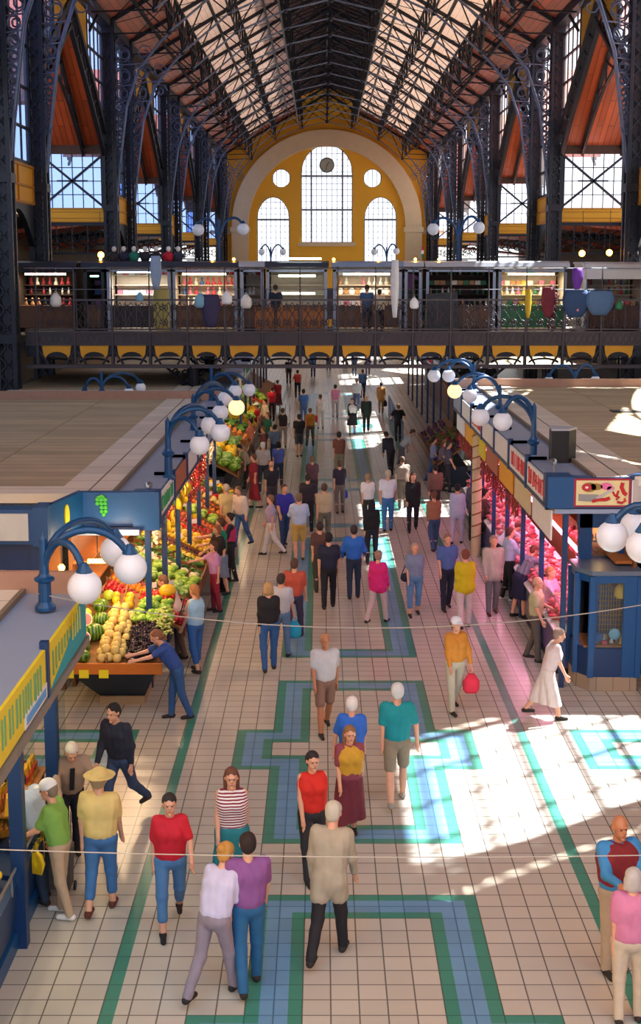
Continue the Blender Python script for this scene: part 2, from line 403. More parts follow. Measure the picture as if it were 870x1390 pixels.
# ---- cast brackets flaring from every column into the roof ----
bp=[(0.3,10.9),(0.42,12.2),(0.62,13.6),(0.85,15.2),(1.45,16.9),(2.4,18.1),(3.0,18.7)]
def bracket(s):
    m=MB(); 
    P=[Vector((s*a,0,z)) for a,z in bp]
    m.tube(P,.048,6); m.tube([p+Vector((0,.3,0)) for p in P],.035,5)
    # pierced plate filled with scrolls between pipe and column
    z=12.4; k=0
    while z<18.2:
        i=max(j for j in range(len(bp)) if bp[j][1]<=z); t=(z-bp[i][1])/(bp[i+1][1]-bp[i][1]) if i+1<len(bp) else 0
        wd=bp[i][0]+t*(bp[min(i+1,len(bp)-1)][0]-bp[i][0]); r=max(.16,min(.5,(wd-.2)*.48)); cxx=.27+r
        for sg in (-1,1): m.tube([(s*a,0,b) for a,b in spiral(cxx,z,r*.95,r*.25,sg*PI/2,1.3*sg,12)],.035,4)
        m.bar((s*.25,0,z-r),(s*wd,0,z-r+.1),.05)
        for q in range(int((wd-.3)/(2*r))):
            m.tube([(s*a,0,b) for a,b in spiral(cxx+2*r*(q+1),z+.1,r*.8,r*.2,0,1.3,10)],.03,4)
        z+=2*r*1.0; k+=1
    return m
brL=struct(bracket(1).build('iron_bracket',iron_l,loc=(0,0,0))); brL.location=(XL,colY[0],0)
brR=struct(bracket(-1).build('iron_bracket',iron_l,loc=(0,0,0))); brR.location=(XR,colY[0],0)
for Y in colY[1:]:
    for b,x in ((brL,XL),(brR,XR)):
        c=b.copy(); COL.objects.link(c); c.location=(x,Y,0)
# ---- roof trusses ----
bc=[(-7.9,18.7),(-5.4,20.7),(-2.6,21.9),(0,22.5),(2.6,21.9),(5.4,20.7),(7.9,18.7)]
def rz_(x): return ZE+(ZR-ZE)*(1-abs(x)/10.9)
def truss():
    m=MB()
    m.bar((-10.9,0,ZE-.1),(0,0,ZR-.1),.16,.22); m.bar((10.9,0,ZE-.1),(0,0,ZR-.1),.16,.22)
    for x in (-1,1):
        pass
    for s in (-1,1):
        nodes=[(s*10.7,ZE-.5),(s*9.4,16.9)]
        m.bar((s*10.7,0,ZE-.6),(s*7.9,0,18.7),.07); m.bar((s*7.9,0,18.7),(s*7.9,0,rz_(7.9)),.1)
        m.bar((s*7.9,0,18.7),(s*6.6,0,rz_(6.6)),.07); m.bar((s*5.4,0,20.7),(s*6.6,0,rz_(6.6)),.07); m.bar((s*7.9,0,18.7),(s*9.4,0,rz_(9.4)),.07)
        m.bar((s*5.4,0,20.7),(s*5.4,0,rz_(5.4)),.1); m.bar((s*5.4,0,20.7),(s*4,0,rz_(4)),.07); m.bar((s*2.6,0,21.9),(s*4,0,rz_(4)),.07)
        m.bar((s*2.6,0,21.9),(s*2.6,0,rz_(2.6)),.16); m.bar((s*2.6,0,21.9),(0,0,ZR-.2),.07); m.bar((0,0,22.5),(s*2.6,0,rz_(2.6)),.07)
        for xk,zk in ((7.9,18.7),(5.4,20.7),(2.6,21.9)): m.ball((s*xk,0,zk),.15,8,6)
    m.bar((0,0,22.5),(0,0,ZR),.16); m.ball((0,0,22.5),.2,8,6)
    return m
def chord():
    m=MB(); 
    for dy in (-.12,.12): m.tube([(x,dy,z) for x,z in bc],.038,5)
    for i in range(len(bc)-1):
        for k in range(6):
            t=k/6; a=(bc[i][0]+(bc[i+1][0]-bc[i][0])*t,bc[i][1]+(bc[i+1][1]-bc[i][1])*t); t=(k+1)/6
            b=(bc[i][0]+(bc[i+1][0]-bc[i][0])*t,bc[i][1]+(bc[i+1][1]-bc[i][1])*t)
            m.bar((a[0],-.14 if k%2 else .14,a[1]),(b[0],.14 if k%2 else -.14,b[1]),.05)
    return m
trY=[22.5,28.0,33.5,39.2,44.5,50.2,56,61.6,67.3,73.6,79.4,85.2,91,97.3,103,108.8,114.6,120.9,126.7,132.4,138.2,144.3]
t0=struct(truss().build('roof_truss',iron)); t0.location=(X0,trY[0],0); ch0=chord().build('lower_chord',iron_l,t0)
for Y in trY[1:]:
    c=t0.copy(); COL.objects.link(c); c.location=(X0,Y,0); k=ch0.copy(); COL.objects.link(k); k.parent=c
# ---- longitudinal lattice girders ----
def girder(x,z0,z1,name):
    m=MB(); m.box(x-.06,x+.06,YN,YF,z1-.08,z1+.03); m.box(x-.05,x+.05,YN,YF,z0-.04,z0+.04)
    Y=YN; k=0
    while Y<YF-2.9:
        m.bar((x,Y,z0 if k%2 else z1),(x,Y+1.45,z1 if k%2 else z0),.04); m.bar((x,Y+1.45,z0),(x,Y+1.45,z1),.04)
        Y+=1.45;k+=1
    struct(m.build(name,iron))
for s in (-1,1):
    girder(X0+s*7.9,rz_(7.9)-1.25,rz_(7.9)-.15,'roof_girder'); girder(X0+s*5.4,rz_(5.4)-1.5,rz_(5.4)-.15,'roof_girder')
    girder(X0+s*LW,rz_(LW)-2.0,rz_(LW)+.1,'roof_girder')
    m=MB()
    for xx in (9.4,6.6,4.0): m.box(X0+s*xx-.06,X0+s*xx+.06,YN,YF,rz_(xx)-.28,rz_(xx)-.08)
    struct(m.build('roof_purlins',iron))
    # wind bracing in the roof plane
    m=MB()
    for i in range(len(trY)-1):
        a,b=trY[i],trY[i+1]
        for x1,x2 in ((10.9,6.6),(6.6,LW)):
            m.bar((X0+s*x1,a,rz_(x1)-.2),(X0+s*x2,b,rz_(x2)-.2),.035); m.bar((X0+s*x2,a,rz_(x2)-.2),(X0+s*x1,b,rz_(x1)-.2),.035)
            m.bar((X0+s*x1,a,rz_(x1)-.1),(X0+s*x2,a,rz_(x2)-.1),.08)
        # sloping struts from truss foot to next
        m.bar((X0+s*7.9,a,18.7),(X0+s*7.9,(a+b)/2,rz_(7.9)-.2),.09); m.bar((X0+s*7.9,b,18.7),(X0+s*7.9,(a+b)/2,rz_(7.9)-.2),.09)
        m.bar((X0+s*10.8,a,ZE-1.4),(X0+s*10.8,(a+b)/2,ZE-.1),.1)
    struct(m.build('roof_bracing',iron))
m=MB(); m.box(X0-.15,X0+.15,YN,YF,ZR+.6,ZR+1.0); m.box(X0-.06,X0+.06,YN,YF,ZR-.1,ZR+.05); struct(m.build('roof_ridge_beam',iron))
# ---- roof slopes, lantern ----
for s in (-1,1):
    nv=Vector((s*(ZR-ZE),0,10.9)).normalized()
    xa_,xb_=X0+s*11.3,X0+s*LW
    pts=[(xa_,YN,rz_(11.3)),(xb_,YN,rz_(LW)),(xb_,YF,rz_(LW)),(xa_,YF,rz_(11.3))]
    
    for (u0,u1,v0,v1,mt) in ((11.3,8.2,YN,YF,roof_red),(8.2,LW,YN,62,roof_red),(8.2,LW,62,YF-4,roof_sheen),(8.2,LW,YF-4,YF,roof_red)):
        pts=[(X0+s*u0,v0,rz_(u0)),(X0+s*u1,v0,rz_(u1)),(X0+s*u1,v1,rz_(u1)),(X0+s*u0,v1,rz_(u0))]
        struct((MB().poly(pts,.18,nv) if mt!=roof_sheen else MB().add(pts,[(0,1,2,3)])).build('ceiling',mt))
    m=MB(); m.box(X0+s*LW-.06,X0+s*LW+.06,YN,YF,rz_(LW)+.1,rz_(LW)+.5)
    for k in range(6): 
        z=rz_(LW)+.55+k*.14; m.poly([(X0+s*LW-.1,YN,z),(X0+s*LW+.1,YN,z+.1),(X0+s*LW+.1,YF,z+.1),(X0+s*LW-.1,YF,z)],.02,(0,0,1))
    struct(m.build('ceiling_louvers',slat_brown))
    pts=[(X0+s*(LW+.3),YN,ZR-.3),(X0,YN,ZR+1.0),(X0,YF,ZR+1.0),(X0+s*(LW+.3),YF,ZR-.3)]
    struct(MB().poly(pts,.15,(0,0,1)).build('ceiling_lantern',slat_brown))
    m=MB(); Y=YN+1
    while Y<YF:
        m.bar((X0+s*LW,Y,ZR-.25),(X0,Y,ZR+.9),.09,.16); Y+=1.45
    struct(m.build('ceiling_rafters',iron_b))
# eaves beam along the nave walls
for s,x in ((-1,XL),(1,XR)):
    m=MB(); m.box(x-.25,x+.25,YN,YF,ZE-.35,ZE+.1); struct(m.build('trim_eaves_beam',iron))
# ---- side walls ----
wn=[6]
def window_grid(x,ya,yb,zlo,zhi,nv,hz,gm,th=.05,edge=None):
    """glazing in plane X=x between ya..yb; zlo may be a function of y"""
    f=MB(); zl=zlo if callable(zlo) else (lambda y: zlo)
    for k in range(nv+1):
        y=ya+(yb-ya)*k/nv; w=.09 if k in (0,nv) else .035
        f.box(x-w,x+w,y-w,y+w,zl(y),zhi)
    for z in hz:
        # horizontal bars clipped by slope
        a,b=ya,yb
        if callable(zlo):
            ok=[ya+(yb-ya)*t/20 for t in range(21) if zl(ya+(yb-ya)*t/20)<=z]
            if len(ok)<2: continue
            a,b=min(ok),max(ok)
        f.box(x-.05,x+.05,a,b,z-.045,z+.045)
    f.bar((x,ya,zl(ya)),(x,yb,zl(yb)),.16,.16)
    o=struct(f.build('window_%d'%wn[0],iron)); wn[0]+=1
    MB().poly([(x,ya,zl(ya)),(x,yb,zl(yb)),(x,yb,zhi),(x,ya,zhi)],.02,(1,0,0)).build('pane',gm,o)
    return o
for s,x,gm in ((-1,XL,pane_b),(1,XR,pane)):
    xo=x+s*.25
    for (a,b) in narrow:
        window_grid(xo,a+.3,b-.3,11.15,ZE-.3,4,[12.4,13.8,15.3,16.8,18.2],gm)
        m=MB(); m.box(xo-.1,xo+.1,a+.3,b-.3,9.7,11.1); 
        struct(m.build('trim_yellow_panel',yellow))
        m=MB()
        for zz in (9.72,10.3,11.0): m.box(xo-.16,xo+.16,a+.3,b-.3,zz,zz+.07)
        for yy in (a+.3,(a+b)/2,b-.4): m.box(xo-.15,xo+.15,yy,yy+.08,9.75,11.05)
        struct(m.build('trim_panel_moulding',mat('panel_line','#b87a14',.6)))
        # dark arch frame below
        m=MB(); n_=12
        for k in range(n_):
            t0_,t1_=k/n_,(k+1)/n_; f_=lambda t:(a+.3+(b-a-.6)*t,8.2+1.3*math.sin(PI*t))
            (y0,z0),(y1,z1)=f_(t0_),f_(t1_); m.hexa([(xo-.1,y0,z0),(xo+.1,y0,z0),(xo+.1,y1,z1),(xo-.1,y1,z1)],[(xo-.1,y0,9.7),(xo+.1,y0,9.7),(xo+.1,y1,9.7),(xo-.1,y1,9.7)])
        struct(m.build('trim_iron_arch',iron))
        # low side roof outside narrow bay
        struct(MB().poly([(x+s*.4,a,9.6),(x+s*9.5,a,8.6),(x+s*9.5,b,8.6),(x+s*.4,b,9.6)],.2,(0,0,1)).build('ceiling_side_bay',roof_red))
    # wide bays
    wides=[(28.0,44.5),(50.2,67.3),(73.6,91),(97.3,114.6),(120.9,138.2)]
    for (a,b) in wides:
        mid=(a+b)/2; hw=(b-a)/2
        zl=lambda y: 13.9+4.9*(1-abs(y-mid)/hw)**.9
        # glazing left & right part, yellow near the peak
        if a>30: window_grid(xo,a+.3,a+hw*.55,zl,ZE-.3,4,[15.0,16.2,17.4,18.5],gm)
        else: struct(MB().poly([(xo,a+.3,zl(a+.3)),(xo,a+hw*.55,zl(a+hw*.55)),(xo,a+hw*.55,ZE-.3),(xo,a+.3,ZE-.3)],.1,(1,0,0)).build('trim_yellow_spandrel',yellow))  # unseen solid panel, added here instead of glazing to block sun
        window_grid(xo,b-hw*.55,b-.3,zl,ZE-.3,4,[15.0,16.2,17.4,18.5],gm)
        for q0,q1 in ((a+hw*.55,mid),(mid,b-hw*.55)):
            struct(MB().poly([(xo-.06,q0,zl(q0)),(xo-.06,q1,zl(q1)),(xo-.06,q1,ZE-.3),(xo-.06,q0,ZE-.3)],.12,(1,0,0)).build('trim_yellow_spandrel',yellow))
        m=MB(); 
        for k in range(16):
            y0=a+.3+(b-a-.6)*k/16; y1=a+.3+(b-a-.6)*(k+1)/16
            m.bar((xo,y0,zl(y0)-.15),(xo,y1,zl(y1)-.15),.3,.3)
            m.bar((xo,y0,zl(y0)-1.25),(xo,y1,zl(y1)-1.25),.2,.16)
            m.bar((xo,y0,zl(y0)-.2),(xo,y1,zl(y1)-1.2),.08); m.bar((xo,y1,zl(y1)-.2),(xo,y0,zl(y0)-1.2),.08)
        struct(m.build('gable_truss',iron))
        # transverse gabled soffit
        xo2=x+s*3.5
        for y_e in (a,b):
            pts=[(x+s*.4,y_e,13.3),(x+s*.4,mid,18.9),(xo2,mid,18.9),(xo2,y_e,13.3)]
            struct(MB().poly(pts,.15,(0,0,1)).build('ceiling_side',roof_red))
        for xx in (1.3,3.2):
            m=MB(); xk=x+s*xx
            for k in range(10):
                y0=a+(b-a)*k/10; y1=a+(b-a)*(k+1)/10; g=lambda y:13.2+5.6*(1-abs(y-mid)/hw); g2=lambda y:12.9+3.3*math.sin(PI*(y-a)/(b-a))
                m.bar((xk,y0,g(y0)),(xk,y1,g(y1)),.16); m.bar((xk,y0,g2(y0)),(xk,y1,g2(y1)),.12); m.bar((xk,y0,g2(y0)),(xk,y1,g(y1)),.08)
                m.bar((xk,y1,g2(y1)),(xk,y1,g(y1)),.08)
            struct(m.build('side_truss',iron))
        # cross wall with X braced window (at both ends of the transept, facing along the nave)
        for y_e in (b,):
            m=MB(); x1_,x2_=x+s*.35,x+s*3.4; xa_,xb_=min(x1_,x2_),max(x1_,x2_)
            m.box(xa_,xb_,y_e-.1,y_e+.1,12.95,13.6); struct(m.build('trim_cross_beam',dwood))
            m=MB(); m.box(xa_,xb_,y_e-.08,y_e+.08,9.7,10.35); struct(m.build('trim_yellow_band',yellow))
            m=MB(); m.box(xa_,xb_,y_e-.12,y_e+.12,9.66,9.72); m.box(xa_,xb_,y_e-.12,y_e+.12,10.3,10.36); m.box(xa_,xb_,y_e-.1,y_e-.09,9.85,9.88); m.box(xa_,xb_,y_e-.1,y_e-.09,10.15,10.18)
            struct(m.build('trim_band_moulding',mat('panel_line','#b87a14',.6)))
            for q in range(1):
                u0=x1_; u1=x2_; u0,u1=min(u0,u1),max(u0,u1)
                f=MB(); f.box(u0,u0+.12,y_e-.08,y_e+.08,10.35,12.95); f.box(u1-.12,u1,y_e-.08,y_e+.08,10.35,12.95)
                for k in range(1,6): xx=u0+(u1-u0)*k/6; f.box(xx-.02,xx+.02,y_e-.03,y_e+.03,10.35,12.95)
                for k in range(1,4): zz=10.35+2.6*k/4; f.box(u0,u1,y_e-.03,y_e+.03,zz-.02,zz+.02)
                f.bar((u0,y_e-.1,10.4),(u1,y_e-.1,12.9),.11); f.bar((u0,y_e-.1,12.9),(u1,y_e-.1,10.4),.11)
                f.box((u0+u1)/2-.75,(u0+u1)/2+.75,y_e-.06,y_e-.0,11.62,11.7)
                o=struct(f.build('window_%d'%wn[0],iron)); wn[0]+=1
                MB().box(u0,u1,y_e+.1,y_e+.12,10.35,12.95).build('pane',gm,o)
            # iron frieze under the band
            m=MB(); m.box(xa_,xb_,y_e-.06,y_e+.06,8.1,8.2); m.box(xa_,xb_,y_e-.06,y_e+.06,9.5,9.66)
            nk=4
            for k in range(nk):
                u=xa_+(xb_-xa_)*(k+.5)/nk
                for sg in (-1,1): m.tube([(p_,y_e,q_) for p_,q_ in spiral(u+sg*.2,8.85,.42,.1,PI/2*sg,1.2*sg,10)],.04,4)
                m.box(u-.5,u-.46,y_e-.04,y_e+.04,8.1,9.6)
            struct(m.build('trim_iron_frieze',iron))
    struct(MB().poly([(x+s*3.45,12,9.75),(x+s*9.9,12,9.45),(x+s*9.9,YF,9.45),(x+s*3.45,YF,9.75)],.12,(0,0,1)).build('ceiling_aisle',mat('aisle_slates','#5a5654',.8)))
    # side galleries, their railings and outer wall
    x_in,x_out=x-s*.3,x+s*9.5
    struct(MB().box(x_in,x_out,46,YF,4.9,5.2).build('gallery_floor',mat('gallery_slab','#5b5148',.8)))
    struct(MB().box(x_out,x_out+s*.4,YN,YF,0,11.3).build('wall_left' if s<0 else 'wall_right',mat('aisle_wall','#6a5038',.8,0,.15,.5)))
    m=MB()
    Y=54.0
    while Y<YF:
        m.box(x_in-.04,x_in+.04,Y-.04,Y+.04,5.2,6.3); 
        for sg in (-1,1): m.tube([(x_in,p_,q_) for p_,q_ in spiral(Y+.6+sg*.25,5.7,.3,.08,PI/2*sg,1.2*sg,8)],.03,4)
        Y+=1.3
    m.box(x_in-.05,x_in+.05,54,YF,6.25,6.33); m.box(x_in-.05,x_in+.05,54,YF,5.25,5.3)
    struct(m.build('gallery_railing',iron))
# =================== THE FOOTBRIDGE WITH ITS STALLS ===================
BY=45.3; BB=52.5; BZ=5.2
xl,xr=XL+.4,XR-.4
deckm=mat('bridge_deck','#6a625c',.7)
struct(MB().box(xl,xr,BY+.1,BB,BZ-.2,BZ).build('floor_bridge',deckm))
# front girder
m=MB(); m.box(xl,xr,BY-.06,BY+.06,BZ-.32,BZ-.26); m.box(xl,xr,BY-.1,BY+.1,BZ+.1,BZ+.16); m.box(xl,xr,BY-.12,BY+.12,4.12,4.24); m.box(xl,xr,BY-.02,BY+.04,BZ-.3,BZ+.12)
k=xl
while k<xr-.2:
    m.bar((k,BY-.05,BZ-.28),(k+.2,BY-.05,BZ+.1),.03,.02); m.bar((k+.2,BY-.05,BZ-.28),(k,BY-.05,BZ+.1),.03,.02); k+=.2
struct(m.build('bridge_girder',iron_b))
PW=1.262; npan=int((xr-xl)/PW)
px0=xl+((xr-xl)-npan*PW)/2
# yellow brackets arches between struts
for i in range(npan):
    a=px0+i*PW; m=MB()
    pts=[(a+.14,BY-.02,BZ-.32),(a+PW-.14,BY-.02,BZ-.32),(a+PW-.2,BY-.02,BZ-.75)]+[(a+PW/2+(PW/2-.26)*math.cos(t),BY-.02,BZ-.75+.22*math.sin(t)) for t in [PI*k/8 for k in range(9)]]+[(a+.2,BY-.02,BZ-.75)]
    o=struct(m.poly(pts,.06,(0,1,0)).build('trim_yellow_arch',yellow))
    m=MB(); m.box(a-.05,a+.05,BY-.08,BY+.08,4.2,BZ-.3)
    m.bar((a+.02,BY,4.75),(a+.35,BY,4.25),.07); m.bar((a+PW-.02,BY,4.75),(a+PW-.35,BY,4.25),.07)
    m.tube([(a+PW/2+(PW/2-.14)*math.cos(PI*k/10),BY,4.3+.14*math.sin(PI*k/10)) for k in range(11)],.035,4)
    struct(m.build('bridge_strut',iron))
m=MB()
for yy in (BY+.2,47.7,50.1,BB-.1): m.box(xl,xr,yy-.1,yy+.1,4.5,BZ-.2)
x=xl
while x<xr: m.box(x-.06,x+.06,BY,BB,4.7,BZ-.2); x+=PW
struct(m.build('bridge_underframe',iron))
# columns with fan brackets under the bridge
for i,(cx_,cy_) in enumerate(((X0-4.9,BY+.3),(X0+4.75,BY+.3),(X0-4.9,BB-.4),(X0+4.75,BB-.4))):
    m=MB(); m.lathe((cx_,cy_,0),[(.3,0),(.3,.5),(.17,.6),(.14,2.9),(.2,2.95),(.2,3.1),(.15,3.15),(.22,4.1)],12)
    for s in (-1,1):
        m.tube([(cx_+s*a,cy_,b) for a,b in ((.1,2.95),(.25,3.3),(.55,3.8),(.95,4.15))],.05,5)
        for r,dx,z in ((.15,.27,3.95),(.11,.3,3.62),(.13,.6,4.0)):
            m.tube([(cx_+s*dx+a-s*0,cy_,b) for a,b in spiral(0,z,r,r*.25,0,1.4*s,10)],.03,4)
        m.bar((cx_,cy_,4.14),(cx_+s*1.05,cy_,4.14),.1)
        m.bar((cx_,cy_+s*.1,3.1),(cx_,cy_+s*1.,4.2),.08)
    struct(m.build('bridge_column',iron))
# railing: one thing, panels and posts as its parts
rl=empty('bridge_railing',(0,BY,BZ)); tag(rl,'ornate iron scroll railing running along the front of the upper bridge','railing')
m=MB(); m.box(xl,xr,-.03,.03,.2,.25); m.box(xl,xr,-.035,.035,1.17,1.23); m.build('handrail',iron_b,rl)
m=MB(); m.tube([(xl,0,1.55),(xr,0,1.55)],.012,4); m.tube([(xl,0,2.25),(xr,0,2.25)],.02,4); m.build('upper_wire',steel,rl)
pm=MB()
for u in range(3):
    c=.08+ (PW-.16)*(u+.5)/3; r=.14
    for s in (-1,1):
        pm.tube([(c+s*.06+a,0,b) for a,b in spiral(s*.07,1.0,r*.85,.03,PI/2*s,1.35*-s,12)],.016,4)
        pm.tube([(c+s*.06+a,0,b) for a,b in spiral(s*.07,.5,r*.85,.03,-PI/2*s,1.35*s,12)],.016,4)
        pm.tube([(c,0,.26),(c+s*.13,0,.55),(c,0,.8),(c-s*.13,0,.95),(c,0,1.17)],.014,4)
    pm.box(c-(PW-.16)/6-.012,c-(PW-.16)/6+.012,-.012,.012,.25,1.2)
pan=pm.build('scroll_panel',iron_b,rl); pan.location=(px0,0,-.05)
po=MB().tube([(0,-.06,-1.0),(0,-.06,0),(0,-.05,1.2),(0,-.03,2.3)],[.045,.045,.03,.018],6).build('post',iron_b,rl); po.location=(px0,0,0)
for i in range(1,npan):
    c=pan.copy(); COL.objects.link(c); c.parent=rl; c.location=(px0+i*PW,0,-.05)
    c=po.copy(); COL.objects.link(c); c.parent=rl; c.location=(px0+i*PW,0,0)
# back railing is behind the stalls; stalls stand on the deck
SY=48.2
def xb(px,Y=SY): return (px-CX)/F*(Y*.988+.2)
palette=['#c23a4a','#e7e2da','#3a5fa0','#e0b040','#6a3a70','#2f7a50','#d77a90','#222630','#b98a5a','#ffffff','#8a2030','#7fb0c8']
PM=[mat('goods_%d'%i,c,.6) for i,c in enumerate(palette)]
tubel=emat('neon_tube','#ffe8b0',14)
tubew=emat('white_tube','#f4ffe8',10)
metalf=mat('stall_frame','#8b95a8',.4,.4)
greenp=mat('green_board','#1f7a4a',.5)
def goods_item(kind,rg,loc,group,label,parent=None,s=1.0):
    m=MB(); x,y,z=0,0,0
    if kind=='doll':
        m.lathe((0,0,0),[(.09*s,0),(.075*s,.08*s),(.03*s,.17*s),(.045*s,.2*s),(.04*s,.26*s),(.01*s,.29*s)],8)
    elif kind=='bottle': m.lathe((0,0,0),[(.04*s,0),(.04*s,.15*s),(.015*s,.2*s),(.015*s,.26*s)],8)
    elif kind=='shirt':
        w=.17*s; pts=[(-w*.6,0,-.5*s),(w*.6,0,-.5*s),(w*.65,0,-.15*s),(w*1.3,0,-.22*s),(w*1.45,0,-.1*s),(w*.5,0,0),(-w*.5,0,0),(-w*1.45,0,-.1*s),(-w*1.3,0,-.22*s),(-w*.65,0,-.15*s)]
        m.poly(pts,.05*s,(0,1,0))
    elif kind=='box': m.box(-.1*s,.1*s,-.08*s,.08*s,0,.16*s)
    elif kind=='plate': m.lathe((0,0,.12*s),[(.05*s,0),(.13*s,-.03*s),(.13*s,-.02*s),(.02*s,.02*s)],12,'y')
    elif kind=='bag':
        m.lathe((0,0,-.35*s),[(.09*s,0),(.13*s,.06*s),(.12*s,.2*s),(.04*s,.3*s)],9); m.tube([(-.05*s,0,-.08*s),(0,0,.0),(.05*s,0,-.08*s)],.01*s,4)
    return m
PROTO={}
def place_goods(kind,ci,loc,group,label,s=1.0,name=None,rz=0,cat=None):
    key=(kind,ci,s)
    nm=name or {'doll':'folk_doll','bottle':'bottle','shirt':'hanging_shirt','box':'gift_box','plate':'painted_plate','bag':'hanging_bag'}[kind]
    if key not in PROTO:
        o=goods_item(kind,random,None,None,None,None,s).build(nm,PM[ci%len(PM)],smooth=kind in('doll','bottle','plate','bag')); PROTO[key]=o
    else: o=PROTO[key].copy(); COL.objects.link(o); o.name=nm
    o.location=loc; o.rotation_euler=(0,0,rz)
    tag(o,label,cat or {'doll':'doll','bottle':'bottle','shirt':'shirt','box':'box','plate':'plate','bag':'bag'}[kind],group); return o
# (px left, px right, look, label, goods kinds, item colours)
stalls=[
 (22,104,'dark','dark souvenir stall at the left end of the bridge with one long warm tube lamp',('doll','bottle'),(0,1,7,10,8),'dolls and bottles in the stall at the left end'),
 (115,142,'dark','narrow dim stall with a short greenish lamp between the two left stalls',('box',),(7,2,4),'boxes in the narrow left stall'),
 (146,232,'tee','souvenir stall with pale shirts hung up inside and tee shirt busts on its roof',('shirt','box'),(1,9,6,1),'shirts hung in the stall under the busts'),
 (235,322,'doll','souvenir stall full of pink and red dolls under one warm tube lamp',('doll','doll'),(0,6,1,2,0),'dolls in the pink and red stall'),
 (327,358,'white','narrow stall of hanging white and red embroidery beside the plywood boards',('shirt','doll'),(1,0,9),'embroidery in the narrow stall'),
 (362,444,'neon','glass stall with stacked bright tube lamps behind plywood boards',('box',),(8,7,3),'boxes in the glass stall behind plywood'),
 (452,545,'light','bright bridge stall with white shelves, below the tall middle window of the end wall',('box','plate','doll'),(9,1,6,8,9),'lace and boxes in the bright middle stall'),
 (549,572,'white','slim stall with a small striped flag on top beside the bright middle stall',('bottle','shirt'),(1,4,9),'goods in the slim stall'),
 (578,672,'bottle','silver framed stall with long rows of little bottles',('bottle','bottle','box'),(7,8,1,5),'bottle rows in the silver framed stall'),
 (676,768,'plate','sunlit stall with straw hats, a green counter and a tube lamp',('plate','doll','box'),(3,8,1,6,5),'plates and dolls in the sunlit stall'),
 (792,872,'round','white rounded stall at the right end of the bridge',('box','doll','bottle'),(0,1,2,5,8),'goods in the white rounded stall')]
